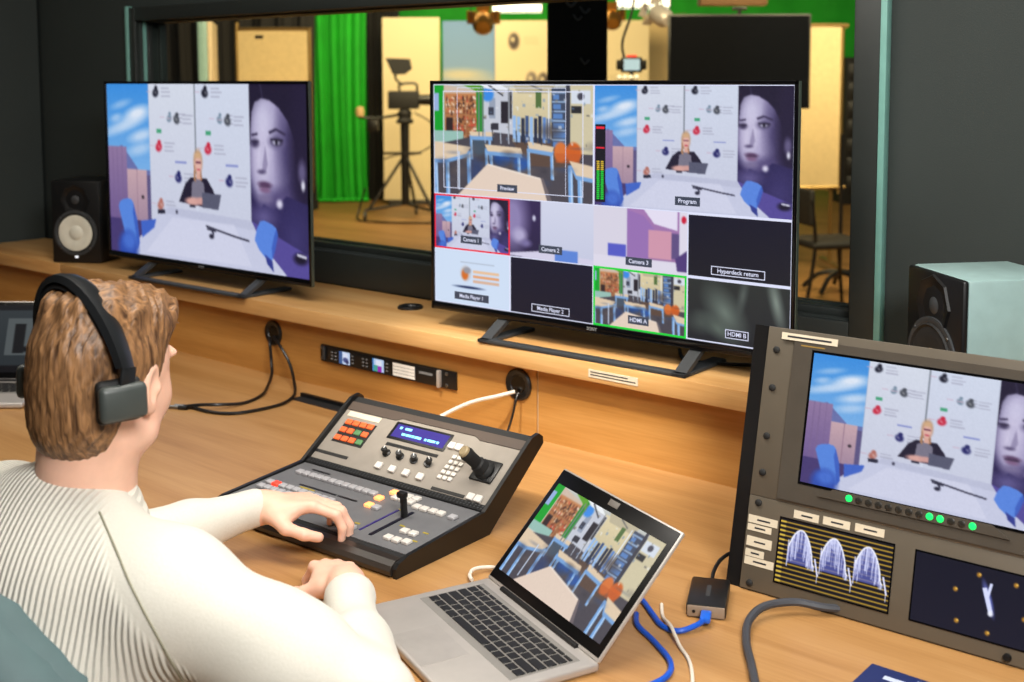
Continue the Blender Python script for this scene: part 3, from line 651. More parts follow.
ksm = key_mesh('button', .0095, .0085, .004, bt_white); kor = key_mesh('button', .0165, .0125, .004, bt_or); kgr = key_mesh('button', .0165, .0125, .004, bt_gr)
def lb(me, x, s, nm='button'): return put(nm, me, sw, low(x, s, .0015), (a1, 0, 0))
def ub(me, x, y, nm='button'): return put(nm, me, sw, upp(x, y, .0015), (a2, 0, 0))
for i in range(12): lb(kg, -.192 + i * .0182, .152)
for i in range(10): lb(kr if i == 1 else kg, -.203 + i * .0185, .085)
for i in range(10): lb(kg, -.203 + i * .0185, .063)
for i in range(4):
    for j in range(2): lb(ko if (i, j) == (0, 0) else kw, .040 + i * .0185, .176 - j * .0165) if not (i == 0 and j == 1) else None
lb(ko, .033, .142); lb(ko, .040, .109); lb(kg, .059, .108)
for i in range(2): lb(kw, .158 + i * .0185, .151); lb(kw, .12 + i * .0185, .150)
for i in range(2): lb(kg, .205, .150 - i * .03) if i == 0 else None
for i in range(3): lb(kw, .166 + i * .019, .028 + (i == 2) * .004); 
for i in range(2): lb(kw, .172 + i * .02, .062)
for i in range(3): lb(kg, .045 + i * .019, .022)
m_slot = mat('fader_slot', (14, 12, 30), .4)
B().span(-.0035, .0035, -.055, .055, 0, .0015).out('fader_slot', m_slot, sw, loc=low(.128, .076, .0015), rot=(a1, 0, 0), smooth=False)
B().span(-.002, .002, -.05, .05, 0, .0012).out('position_scale', mat('violet_scale', (52, 40, 110), .4), sw, loc=low(.098, .076, .0015), rot=(a1, 0, 0), smooth=False)
tb = B().span(-.004, .004, -.006, .006, 0, .042, .002).out('transition_lever', m_black, sw, loc=low(.128, .108, .001), rot=(a1, 0, 0))
B().span(-.012, .007, -.007, .007, .036, .048, .004).out('lever_handle', m_black, tb)
for (x, s, w) in [(-.16, .178, .05), (-.10, .112, .1), (-.02, .112, .05)]: B().span(-w / 2, w / 2, -.0025, .0025, 0, .0006).out('name_strip', m_black, sw, loc=low(x, s, .0015), rot=(a1, 0, 0), smooth=False)
m_yel = mat('yellow_print', (168, 150, 40), .5)
for (x, s, w) in [(-.12, .104, .04), (.10, .128, .012), (.15, .079, .012), (.205, .079, .012), (.075, .044, .012), (.21, .045, .012), (.108, .128, .01)]: B().span(-w / 2, w / 2, -.002, .002, 0, .0006).out('yellow_mark', m_yel, sw, loc=low(x, s, .0015), rot=(a1, 0, 0), smooth=False)
# upper face
B().span(-.048, .042, -.006, .006, 0, .0008).out('header_strip', m_label, sw, loc=upp(-.168, .3445, .0015), rot=(a2, 0, 0), smooth=False)
B().span(-.044, .040, -.031, .027, 0, .001).out('keypad_plate', m_blackm, sw, loc=upp(-.164, .311, .0015), rot=(a2, 0, 0), smooth=False)
for r_ in range(3):
    for c_ in range(4): ub(kgr if (r_, c_) in ((1, 2), (2, 3)) else kor, -.1975 + c_ * .0203, .3275 - r_ * .0165)
lcd = B().span(-.078, .072, -.021, .021, 0, .002, .001).out('display_frame', m_black, sw, loc=upp(-.004, .3335, .0015), rot=(a2, 0, 0))
B().span(-.070, .066, -.0155, .0155, .002, .0024).out('display', mat('blue_lcd', (30, 24, 90), .3, emit=(58, 44, 130), estr=.8), lcd, smooth=False)
m_cy = mat('cyan_text', (120, 220, 250), .3, emit=(130, 225, 255), estr=1.0)
for (x, y, w) in [(-.06, .0075, .006), (-.046, .0075, .017), (-.046, -.006, .009), (-.035, -.006, .014), (-.019, -.006, .006), (-.011, -.006, .016), (.014, -.006, .005), (.022, -.006, .02), (.045, -.006, .006)]: B().span(x, x + w, y - .0026, y + .0026, .0024, .0027).out('display_text', m_cy, lcd, smooth=False)
for (x, y, w) in [(-.005, .3065, .135), (-.185, .262, .095), (.135, .2515, .08)]: B().span(-w / 2, w / 2, -.0035, .0035, 0, .0008).out('name_strip', m_black, sw, loc=upp(x, y, .0015), rot=(a2, 0, 0), smooth=False)
km = B().lathe([(.0085, 0), (.0085, .003), (.006, .004), (.0062, .015), (.005, .016), (0, .016)], n=18).mesh('knob', m_black, True)
pm = B().span(-.0008, .0008, 0, .006, .016, .0166).mesh('pointer', m_white)
for i in range(4):
    k_ = put('knob', km, sw, upp(-.055 + i * .036, .289, .0015), (a2, 0, R(20 * i))); put('pointer', pm, k_)
    ub(kw, -.051 + i * .036, .2635)
for r_ in range(5):
    for c_ in range(3): ub(ksm, .098 + c_ * .0125 + r_ * .0008, .2725 + r_ * .0098)
for i in range(3): ub(kw, .08 + i * .0175, .330) if i < 2 else None
for i in range(2): ub(kw, .190 + i * .018, .2535)
jy = B().span(-.026, .026, -.024, .024, 0, .004, .002).out('joystick_base', m_black, sw, loc=upp(.186, .302, .0015), rot=(a2, 0, 0))
jn = B().lathe([(.021, .004), (.02, .009), (.0165, .013), (.017, .017), (.0145, .022), (.015, .026), (.012, .03), (.0125, .05), (.0135, .058), (.0115, .064), (0, .064)], n=26).out('joystick', m_blackm, jy, rot=(R(8), R(-14), 0))
B().lathe([(.0115, .064), (.0112, .068), (.0085, .0705), (0, .071)], n=24).out('joystick_cap', mat('tan_cap', (160, 142, 108), .5), jn)
for sx in (-.18, .18): B().span(sx - .012, sx + .012, .29, .305, 0, .05).out('rear_foot', m_black, sw, smooth=False)
for sx in (XL + .03, XR - .03):
    for y in (.02, .21): B().cyl((sx, y, 0), (sx, y, .004), .009, n=14).out('rubber_foot', m_black, sw)

# ------------------------------------------------------------------ laptop with keyboard
def laptop(name, label, loc, rz, w, d, tilt, lid_h, pic, keys=True):
    t = thing(name, label, 'laptop', loc, (0, 0, rz), 'laptops on the desk')
    base = B().box((0, 0, .0085), (w, d, .013), .004, 3).out('base', m_silver, t)
    for sx in (-1, 1):
        for sy in (-1, 1): B().cyl((sx * (w / 2 - .02), sy * (d / 2 - .02), 0), (sx * (w / 2 - .02), sy * (d / 2 - .02), .0035), .006, n=10).out('rubber_foot', m_black, t)
    top = .015
    B().span(-.052, .052, -d / 2 + .006, -d / 2 + .078, top, top + .0004, 0).out('trackpad', mat('trackpad_glass', (182, 176, 170), .38, metal=.4), t, smooth=False)
    B().span(-w / 2 + .018, w / 2 - .018, -d / 2 + .092, d / 2 - .020, top, top + .0003).out('keyboard_well', mat('keyboard_well', (150, 146, 140), .45, metal=.4), t, smooth=False)
    if keys:
        kx0 = -w / 2 + .0205; tot = w - .041; ky = d / 2 - .0275
        rows = [([1.0] * 14, .0085), ([1.0] * 13 + [1.5], .0165), ([1.5] + [1.0] * 13, .0165), ([1.8] + [1.0] * 11 + [1.8], .0165), ([2.3] + [1.0] * 10 + [2.3], .0165), ([1, 1, 1, 1.2, 5.2, 1.2, 1, 1, 1, 1], .0165)]
        cache = {}
        for ri, (ws, kh) in enumerate(rows):
            u_ = tot / sum(ws); x = kx0
            for kwid in ws:
                kk = (round(kwid * u_, 4), kh)
                if kk not in cache: cache[kk] = B().box((0, 0, .0007), (kwid * u_ - .0032, kh - .0028, .0014), .0006, 1).mesh('key', m_black, True)
                put('key', cache[kk], t, (x + kwid * u_ / 2, ky - kh / 2, top + .0003)); x += kwid * u_
            ky -= kh
    lid = B().box((0, .0035, lid_h / 2), (w, .006, lid_h), .0028, 2).out('lid', m_silver, t, loc=(0, d / 2 - .004, .0165), rot=(-tilt, 0, 0))
    B().span(-w / 2 + .003, w / 2 - .003, -.0004, .002, .005, lid_h - .003, .0008).out('screen_border', mat('laptop_border', (8, 8, 9), .3, spec=.25), lid)
    ph = pic.shape[0] / pic.shape[1]; pw = w - .030
    put('picture', pic_mesh('picture', pic, pw, pw * ph, m_screen), lid, (0, -.0009, .021))
    B().cyl((0, -.0004, lid_h - .0105), (0, -.0010, lid_h - .0105), .0018, n=10).out('webcam', m_dgrey, lid)
    B().cyl((-w * .34, d / 2 - .004, .0155), (w * .34, d / 2 - .004, .0155), .005, n=12).out('hinge', m_black, t)
    return t
cl = classroom(224, 126)
laptop('laptop', 'open silver laptop beside the switcher showing a classroom picture', (-1.0975, 1.2245, .74), R(-21.1), .322, .222, R(43), .212, cl)
p = Pic(120, 75, (40, 46, 50)); p.rect(0, 0, 1, .08, (26, 28, 30)); p.rect(0, .08, 1, 1, (58, 66, 70), (44, 52, 56)); p.rect(.55, .2, .98, .75, (96, 104, 106)); p.rect(.62, .28, .72, .72, (20, 22, 24)); p.rect(.8, .38, .96, .5, (28, 30, 32)); p.rect(.72, .62, .98, .70, (18, 20, 22)); p.rect(0, .9, 1, 1, (10, 10, 12))
laptop('laptop', 'silver laptop with a dim grey screen at the far left of the desk', (-2.965, 1.408, .74), R(39.9), .322, .222, R(24), .215, p.get() * .8)
dl = [o for o in bpy.data.objects if o.name.startswith('laptop')]
# little webcam cover sticker on the near laptop
near = bpy.data.objects['laptop']
lidn = [c for c in near.children if c.name.startswith('lid')][0]
B().span(-.013, .013, -.0016, -.0006, .194, .204, .0004).out('webcam_cover', mat('camera_cover', (110, 104, 98), .5), lidn)

# ------------------------------------------------------------------ tilted desktop rack with a monitor and a dual scope
RK = ((-.881, 1.639, .749), (-.222, 0, .028))
rk = thing('desktop_rack', 'black tilted desktop rack case standing at the right end of the desk', 'rack case', *RK)
def side_poly(): return [(.001, -.0085), (.20, .036), (.16, .30), (.06, .409), (.001, .409)]
B().prism(side_poly(), -.040, -.015).out('side_panel', m_black, rk, smooth=False)
B().prism(side_poly(), .476, .501).out('side_panel', m_black, rk, smooth=False)
B().span(-.015, .476, .02, .17, .008 + .03, .022 + .03, mtx=Matrix.Rotation(.0, 4, 'X')).out('base_shelf', m_black, rk, smooth=False)
B().prism([(.058, .400), (.068, .408), (.166, .302), (.158, .296)], -.015, .476).out('rear_cover', m_black, rk, smooth=False)
m_rack = mat('rack_faceplate', (92, 84, 72), .42, noise=.03)
m_rackd = mat('rack_bezel', (74, 68, 60), .4)
HH = .413
def V_(v): return .405 - v     # from top distance to local z
mo = thing('rack_monitor', 'brown grey rack monitor showing the interview picture, upper unit of the tilted rack', 'monitor', *RK)
B().span(-.014, .475, -.004, .0, V_(.2662), V_(-.004), .0015).out('faceplate', m_rack, mo)
fr_ = B()
dx0, dx1, dz0, dz1 = .070, .452, V_(.2285), V_(.028)
fr_.prism([(.034, V_(.262)), (.457, V_(.262)), (.457, V_(.010)), (.034, V_(.010))], -.0075, -.004, axis='y')
fr_.out('raised_panel', m_rackd, mo, smooth=False)
B().span(dx0 - .004, dx1 + .004, -.0085, -.0075, dz0 - .004, dz1 + .004).out('screen_border', m_blackg, mo, smooth=False)
put('picture', pic_mesh('picture', interview(240, 126), dx1 - dx0, dz1 - dz0, m_screen), mo, ((dx0 + dx1) / 2, -.0091, dz0))
B().prism([(.10, V_(.245)), (.125, V_(.230)), (.36, V_(.230)), (.385, V_(.245))], -.0105, -.0075, axis='y').out('button_bar', m_rackd, mo, smooth=False)
m_led = mat('led_green', (20, 200, 90), .3, emit=(24, 226, 96), estr=1.3); m_ledoff = mat('led_off', (40, 38, 34), .35)
lm = B().lathe([(.0052, 0), (.0052, .001), (.004, .0016), (0, .0018)], n=16)
lme = lm.mesh('status_button', m_ledoff, True); lg = lme.copy(); lg.materials.clear(); lg.materials.append(m_led)
for i in range(13): put('status_button', lg if i in (0, 8, 9, 12) else lme, mo, (.151 + i * .01525, -.0105, V_(.2375)), (R(90), 0, 0))
lab = B().span(.012, .106, -.0085, -.0076, V_(.0135), V_(.0025)).out('paper_label', m_label, mo, smooth=False)
B().span(.022, .096, -.0087, -.0085, V_(.0095), V_(.0065)).out('print_line', m_ink, lab, smooth=False)
B().span(.046, .086, -.0078, -.0075, V_(.0205), V_(.0185)).out('maker_mark', mat('gold_print', (150, 120, 60), .4), mo, smooth=False)
B().span(.405, .447, -.0078, -.0075, V_(.257), V_(.250)).out('maker_plate', m_label, mo, smooth=False)
scm = B().lathe([(.0055, 0), (.0055, .002), (.0035, .0035), (0, .0035)], n=12).mesh('screw', m_blackm, True)
for v in (.032, .093, .170, .228):
    for x in (.004, .462): put('screw', scm, mo, (x, -.004, V_(v)), (R(90), 0, 0))
sc = thing('scope_monitor', 'brown grey rack scope unit with two small dark screens, lower unit of the tilted rack', 'monitor', *RK)
B().span(-.014, .475, -.004, .0, V_(.412), V_(.2665), .0012).out('faceplate', m_rack, sc)
B().span(-.014, .475, -.0005, .012, V_(.414), V_(.400)).out('lower_lip', m_rackd, sc, smooth=False)
for v in (.276, .402):
    for x in (.003, .462): put('screw', scm, sc, (x, -.004, V_(v)), (R(90), 0, 0))
p = Pic(180, 98, (10, 10, 22)); rng = random.Random(5)
for k in range(14): p.line((0, .04 + k * .072), (1, .04 + k * .072), .010, (186, 150, 50)); p.line((0, .04 + k * .072), (.05, .04 + k * .072), .016, (226, 190, 70))
for k in range(3):
    x0 = .09 + k * .30
    top = lambda t: .62 - .50 * math.sin(math.pi * min(1, max(0, t * 1.02 + .06))) ** .6
    p.poly([(x0 + t / 20 * .25, top(t / 20)) for t in range(21)] + [(x0 + .25, .66), (x0, .66)], (96, 104, 190), .75)
    for q in range(70):
        t = rng.random(); x = x0 + t * .25; y0 = top(t); y1 = y0 + rng.uniform(.05, .45); p.line((x, y0), (x + rng.uniform(-.006, .006), min(y1, .7)), rng.uniform(.004, .011), (214, 218, 252), rng.uniform(.3, .9))
    for q in range(24): a = q / 24; b = (q + 1) / 24; p.line((x0 + a * .25, top(a)), (x0 + b * .25, top(b)), .014, (236, 238, 255))
    p.line((x0, .3), (x0, .72), .008, (220, 222, 255)); p.line((x0 + .25, .5), (x0 + .29, .76), .016, (224, 226, 255)); p.line((x0 + .285, .7), (x0 + .285, .86), .008, (230, 230, 255))
B().span(.042, .226, -.0052, -.004, V_(.3905), V_(.2885)).out('screen_border', m_blackg, sc, smooth=False)
put('picture', pic_mesh('picture', p.blur(1).get(), .179, .097, m_screen), sc, (.1345, -.0058, V_(.388)))
p = Pic(180, 98, (16, 18, 34)); p.rect(0, 0, 1, 1, (14, 16, 34), (18, 20, 38))
for (x, y) in [(.33, .40), (.50, .12), (.78, .14), (.86, .58), (.36, .84), (.60, .90)]: p.ell(x, y, .018, .034, (170, 120, 40), .4); p.ell(x + .008, y - .01, .008, .014, (250, 200, 90), .4)
p.ell(.585, .42, .022, .2, (120, 130, 220), .6, -.35); p.line((.55, .28), (.61, .6), .035, (214, 220, 252)); p.line((.575, .44), (.60, .2), .022, (214, 220, 252)); p.ell(.61, .62, .02, .04, (240, 242, 255), .4)
B().span(.256, .440, -.0052, -.004, V_(.3905), V_(.2885)).out('screen_border', m_blackg, sc, smooth=False)
put('picture', pic_mesh('picture', p.blur(1).get(), .179, .097, m_screen), sc, (.348, -.0058, V_(.388)))
for (x0, x1, v0, v1) in [(.064, .105, .274, .286), (.112, .155, .273, .285), (.163, .208, .272, .284), (-.011, .039, .297, .309), (-.011, .030, .311, .321), (-.010, .033, .330, .345), (-.010, .022, .350, .361), (-.010, .040, .362, .374)]:
    l_ = B().span(x0, x1, -.0048, -.004, V_(v1), V_(v0)).out('paper_label', m_label, sc, smooth=False)
    B().span(x0 + .3 * (x1 - x0), x1 - .25 * (x1 - x0), -.0050, -.0048, V_((v0 + v1) / 2 + .0013), V_((v0 + v1) / 2 - .0013)).out('print_line', m_ink, l_, smooth=False)
B().lathe([(.006, 0), (.006, .002), (.004, .006), (0, .006)], n=14).out('knob', m_black, sc, loc=(.395, -.004, V_(.4035)), rot=(R(90), 0, 0))

# ------------------------------------------------------------------ one-unit converter on the back panel
ru = thing('rack_unit', 'slim black rack unit with two little screens screwed to the back panel', 'rack unit', (-2.116, 2.04, .834))
B().span(-.2415, .2415, -.006, 0, -.022, .022, .001).out('faceplate', m_black, ru)
B().span(-.205, .185, -.011, -.006, -.020, .020, .001).out('front_cover', m_black, ru)
B().span(.188, .196, -.018, -.006, -.021, .021, .002).out('ear_handle', m_silver, ru)
B().span(-.232, -.222, -.010, -.006, -.018, .018, .002).out('ear_handle', m_dgrey, ru)
p = Pic(48, 60, (190, 206, 232)); p.rect(0, 0, .3, 1, (60, 90, 140)); p.rect(.4, .1, .8, .6, (214, 220, 240)); p.ell(.6, .65, .25, .2, (70, 80, 130), .3); p.ell(.75, .8, .15, .15, (50, 50, 90), .3)
put('small_screen', pic_mesh('small_screen', p.get(), .041, .032, m_screen), ru, (-.143, -.0115, -.016))
p = Pic(48, 60, (180, 200, 230)); p.rect(0, .5, .45, 1, (70, 160, 140)); p.rect(.45, .55, .8, 1, (150, 40, 170)); p.rect(.3, .1, .8, .5, (216, 222, 236)); p.rect(0, 0, .12, 1, (70, 130, 190))
put('small_screen', pic_mesh('small_screen', p.get(), .041, .032, m_screen), ru, (-.018, -.0115, -.016))
lb_ = B().span(.034, .110, -.0116, -.011, -.016, .016).out('paper_label', m_white, ru, smooth=False)
for k in range(3): B().span(.034, .110, -.012, -.0116, -.0085 + k * .008, -.0075 + k * .008).out('print_line', m_grey, lb_, smooth=False)
B().span(.125, .17, -.0113, -.011, .003, .009).out('maker_mark', m_grey, ru, smooth=False)
bm_ = B().box((0, 0, 0), (.006, .002, .003)).mesh('button', m_grey)
for cx in (-.19, -.073):
    for i in range(2):
        for j in range(3): put('button', bm_, ru, (cx + i * .014, -.012, -.009 + j * .009))
for cx in (-.112, .014):
    for j in range(3): put('button', bm_, ru, (cx, -.012, -.009 + j * .009))
for (x, z) in ((-.2365, .014), (-.2365, -.014), (.212, .014), (.212, -.014)): put('screw', B().lathe([(.0045, 0), (.0045, .0015), (.003, .0026), (0, .0026)], n=10).mesh('screw', m_steel, True), ru, (x, -.006, z), (R(90), 0, 0))

# ------------------------------------------------------------------ capture box, cables, booklet
ad = thing('capture_box', 'small black adapter box with ports on the desk beside the tilted rack', 'adapter', (-.9035, 1.553, .74), (0, 0, R(26)))
B().span(-.030, .030, -.052, .052, 0, .021, .004).out('shell', m_black, ad)
pf = B().span(-.028, .028, -.0535, -.051, .002, .019, .001).out('port_plate', mat('port_plate', (150, 130, 110), .4), ad)
for x in (-.018, -.006): B().cyl((x, -.0536, .0105), (x, -.0545, .0105), .0025, n=10).out('port_hole', m_black, pf)
B().span(-.0035, .0035, -.02, .02, .021, .0213).out('printed_mark', m_dgrey, ad, smooth=False)
m_blue = mat('blue_cable', (20, 84, 196), .4); m_bluep = mat('blue_plug', (24, 98, 210), .35)
m_wcab = mat('white_cable', (226, 216, 200), .45); m_gcab = mat('grey_cable', (62, 64, 70), .5)
def cable(name, label, pts, r, m, extra=None):
    if extra is None: return tag(B().tube(pts, r, n=8, sub=8).out(name, m), label, 'cable')
    t = thing(name, label, 'cable', pts[0]); o = Vector(pts[0])
    B().tube([Vector(p) - o for p in pts], r, n=8, sub=8).out('cord', m, t); extra(t, o); return t
def plug_usb(t, o):
    B().box((0, 0, 0), (.016, .030, .009), .003, 2, mtx=Matrix.Translation(Vector((-.8715, 1.490, .7515)) - o) @ Matrix.Rotation(R(26), 4, 'Z')).out('plug', m_bluep, t)
cable('blue_usb_cable', 'blue cable running from behind the silver laptop to the small adapter box', [(-1.02, 1.50, .746), (-.985, 1.49, .745), (-.948, 1.462, .7445), (-.912, 1.436, .7445), (-.884, 1.436, .746), (-.870, 1.462, .7495), (-.8685, 1.482, .7512)], .0042, m_blue, plug_usb)
def plug2(t, o):
    mt = Matrix.Translation(Vector((-.889, 1.195, .7485)) - o) @ Matrix.Rotation(R(-21), 4, 'Z')
    B().box((.018, 0, 0), (.030, .018, .010), .003, 2, mtx=mt).out('plug', m_bluep, t); B().box((-.003, 0, 0), (.014, .012, .0045), .0006, 1, mtx=mt).out('plug_tip', m_silver, t)
cable('blue_usb_cable', 'blue cable curving across the desk past the right edge of the silver laptop', [(-.965, 1.445, .7445), (-.942, 1.415, .7445), (-.893, 1.386, .7445), (-.846, 1.352, .7445), (-.828, 1.315, .7445), (-.835, 1.27, .7445), (-.848, 1.23, .7455), (-.858, 1.204, .747)], .0042, m_blue, plug2)
cable('white_cable', 'thin white cable curving down the desk in front of the adapter box', [(-.955, 1.50, .743), (-.93, 1.465, .743), (-.893, 1.428, .7535), (-.862, 1.402, .744), (-.83, 1.375, .743), (-.80, 1.335, .743), (-.775, 1.29, .743)], .0027, m_wcab)
cable('grey_cable', 'thick dark grey cable curving out from under the tilted rack', [(-.66, 1.72, .7470), (-.70, 1.675, .7480), (-.745, 1.632, .7525), (-.785, 1.605, .7590), (-.814, 1.565, .7580), (-.816, 1.52, .751), (-.79, 1.465, .7475), (-.752, 1.41, .7475), (-.715, 1.355, .7475), (-.68, 1.30, .7475)], .0062, m_gcab)
cable('black_cable', 'short black cable arching from the back of the adapter box towards the rack', [(-.927, 1.603, .7505), (-.940, 1.632, .757), (-.945, 1.665, .765), (-.938, 1.70, .768), (-.915, 1.735, .760)], .0032, m_black)
cable('white_cable', 'short white plug lead behind the hinge of the silver laptop', [(-1.232, 1.372, .748), (-1.246, 1.382, .749), (-1.256, 1.405, .749), (-1.242, 1.432, .747), (-1.21, 1.446, .744), (-1.17, 1.452, .743)], .003, m_wcab)
cable('white_cable', 'white cable drooping from the right round grommet to behind the switcher', [(-1.690, 2.03, .842), (-1.712, 2.0, .835), (-1.765, 1.965, .818), (-1.81, 1.92, .79), (-1.83, 1.86, .765), (-1.82, 1.80, .748)], .0045, m_wcab)
cable('black_cable', 'thin black cable hanging straight down from the right round grommet', [(-1.678, 2.03, .842), (-1.677, 2.018, .825), (-1.679, 2.008, .79), (-1.682, 1.99, .755), (-1.688, 1.96, .7435), (-1.70, 1.90, .7425)], .0028, m_black)
def tips(col):
    def f(t, o):
        for k in range(2):
            c = Vector((-2.455 - k * .012, 1.690 - k * .02, .7455)) - o
            B().cyl(c, c + Vector((-.034, -.016, 0)), .0045, n=10).out('plug', m_steel, t)
            B().cyl(c + Vector((.02, .01, 0)), c, .006, n=10).out('plug_collar', m_black, t)
    return f
cable('black_cable', 'black cable looping wide from the left grommet to the desk in front', [(-2.546, 2.03, .85), (-2.495, 2.012, .833), (-2.455, 2.008, .796), (-2.41, 1.985, .765), (-2.34, 1.93, .7475), (-2.30, 1.862, .7445), (-2.299, 1.791, .7445), (-2.321, 1.727, .7445), (-2.375, 1.697, .7445), (-2.445, 1.692, .7455)], .0042, m_black, tips(0))
cable('black_cable', 'black cable dropping steeply from the left grommet to the desk in front', [(-2.562, 2.03, .845), (-2.54, 2.013, .827), (-2.53, 2.008, .79), (-2.50, 1.985, .762), (-2.45, 1.93, .7475), (-2.402, 1.873, .7445), (-2.378, 1.80, .7445), (-2.388, 1.734, .7525), (-2.425, 1.70, .7525), (-2.47, 1.672, .7445)], .0042, m_black)
bk = thing('booklet', 'dark blue printed booklet lying on the desk in front of the rack', 'booklet', (-.548, 1.471, .74), (0, 0, 0))
B().box((0, 0, .003), (.16, .105, .006), .0008, 1).out('cover', mat('navy_cover', (22, 38, 92), .35), bk)
for (x, y, w, h) in [(-.052, .02, .03, .010), (-.012, .034, .03, .008), (.02, .04, .008, .005), (-.02, -.01, .08, .02)]: B().span(x, x + w, y, y + h, .006, .0063).out('print', mat('pale_print', (190, 200, 224), .5), bk, smooth=False)

# ------------------------------------------------------------------ smooth-blended body shapes (signed distances meshed with surface nets)
def A3(*v): return np.array(v, np.float64)
class Cone:
    def __init__(s, a, b, ra, rb, k=.02, neg=False): s.a = np.array(a, float); s.b = np.array(b, float); s.ra = ra; s.rb = rb; s.k = k; s.neg = neg
    def d(s, P):
        ba = s.b - s.a; L = ba @ ba + 1e-12; t = np.clip(((P - s.a) @ ba) / L, 0, 1)
        return np.linalg.norm(P - s.a - t[..., None] * ba, axis=-1) - (s.ra + (s.rb - s.ra) * t)
class Ell:
    def __init__(s, c, r, ax=None, k=.02, neg=False): s.c = np.array(c, float); s.r = np.array(r, float); s.M = np.eye(3) if ax is None else np.array(ax, float).T; s.k = k; s.neg = neg
    def d(s, P):
        q = (P - s.c) @ s.M; k0 = np.linalg.norm(q / s.r, axis=-1); k1 = np.linalg.norm(q / (s.r ** 2), axis=-1) + 1e-9
        return k0 * (k0 - 1) / k1
def blend(prims, P):
    D = None
    for p in prims:
        d = p.d(P)
        if D is None: D = d; continue
        if p.neg:
            h = np.clip(.5 - .5 * (D + d) / p.k, 0, 1); D = D * (1 - h) - d * h + p.k * h * (1 - h)
        else:
            h = np.clip(.5 + .5 * (d - D) / p.k, 0, 1); D = d * (1 - h) + D * h - p.k * h * (1 - h)
    return D
def nets(prims, lo, hi, h, extra=None, n=20):
    lo = np.array(lo, float); hi = np.array(hi, float); dims = np.ceil((hi - lo) / h).astype(int); nb = np.ceil(dims / n).astype(int)
    half = math.sqrt(3) * (n + 2) * h / 2
    VK = []; VP = []; Q = []; big = int(max(dims)) + n * 2 + 8
    for bx in range(nb[0]):
        for by in range(nb[1]):
            for bz in range(nb[2]):
                i0 = np.array([bx, by, bz]) * n - 1
                c = (lo + (i0 + (n + 2) / 2) * h)[None]
                ds = [p.d(c)[0] for p in prims]
                pos = [d for d, p in zip(ds, prims) if not p.neg]
                dm = min(pos)
                if dm > half * 1.15 + .03: continue
                if dm < -half * 1.6 - .03: continue
                use = [p for d, p in zip(ds, prims) if d < max(dm, 0) + 2 * half + p.k * 2]
                if not use or use[0].neg: continue
                ax = [lo[k] + (i0[k] + np.arange(n + 2)) * h for k in range(3)]
                G = np.stack(np.meshgrid(*ax, indexing='ij'), -1); D = blend(use, G)
                if extra is not None: D = D + extra(G)
                S = D < 0
                if S.all() or not S.any(): continue
                cs = [S[i:i + n + 1, j:j + n + 1, k:k + n + 1] for i in (0, 1) for j in (0, 1) for k in (0, 1)]
                sm = sum(x.astype(np.int8) for x in cs); I = np.argwhere((sm > 0) & (sm < 8))
                if len(I) == 0: continue
                acc = np.zeros((len(I), 3)); cnt = np.zeros(len(I))
                for e in range(12):
                    a_ = e // 4; o1 = (e % 4) // 2; o2 = e % 2; st = np.zeros(3, int); oth = [x for x in range(3) if x != a_]; st[oth[0]] = o1; st[oth[1]] = o2
                    en = st.copy(); en[a_] = 1; p0 = I + st; p1 = I + en
                    d0 = D[p0[:, 0], p0[:, 1], p0[:, 2]]; d1 = D[p1[:, 0], p1[:, 1], p1[:, 2]]; x = (d0 < 0) != (d1 < 0)
                    t = np.where(x, d0 / np.where(d0 == d1, 1, d0 - d1), 0)
                    acc[x] += (p0 + t[:, None] * (en - st))[x]; cnt[x] += 1
                pos_ = lo + (i0 + acc / cnt[:, None]) * h
                g = I + i0 + 4; key = (g[:, 0] * big + g[:, 1]) * big + g[:, 2]
                VK.append(key); VP.append(pos_)
                for a_ in range(3):
                    b_, c_ = (a_ + 1) % 3, (a_ + 2) % 3
                    sl0 = [slice(1, n + 1)] * 3; sl1 = list(sl0); sl1[a_] = slice(2, n + 2)
                    s0 = S[tuple(sl0)]; s1 = S[tuple(sl1)]; E = np.argwhere(s0 != s1)
                    if len(E) == 0: continue
                    fl = s0[E[:, 0], E[:, 1], E[:, 2]]; E = E + 1
                    cc = []
                    for (u_, v_) in ((0, 0), (1, 0), (1, 1), (0, 1)):
                        q = E.copy(); q[:, b_] -= u_; q[:, c_] -= v_; q = q + i0 + 4; cc.append((q[:, 0] * big + q[:, 1]) * big + q[:, 2])
                    q4 = np.stack(cc, -1); q4[~fl] = q4[~fl][:, ::-1]; Q.append(q4)
    VK = np.concatenate(VK); VP = np.concatenate(VP); Q = np.concatenate(Q)
    uk, ix = np.unique(VK, return_index=True); V = VP[ix]
    F = np.searchsorted(uk, Q); ok = (F < len(uk)).all(1); F = F[ok]; ok = (uk[F] == Q[ok]).all(1); F = F[ok]
    return V, F
def arr_mesh(name, V, F, m, org=(0, 0, 0)):
    me = bpy.data.meshes.new(name); V = (V - np.array(org)).astype(np.float32)
    me.vertices.add(len(V)); me.vertices.foreach_set('co', V.ravel()); me.loops.add(F.size); me.loops.foreach_set('vertex_index', F.ravel().astype(np.int32))
    me.polygons.add(len(F)); me.polygons.foreach_set('loop_start', np.arange(0, F.size, 4, dtype=np.int32)); me.update(calc_edges=True)
    me.polygons.foreach_set('use_smooth', np.ones(len(F), bool)); me.materials.append(m); return me
def unit(v): v = np.array(v, float); return v / np.linalg.norm(v)

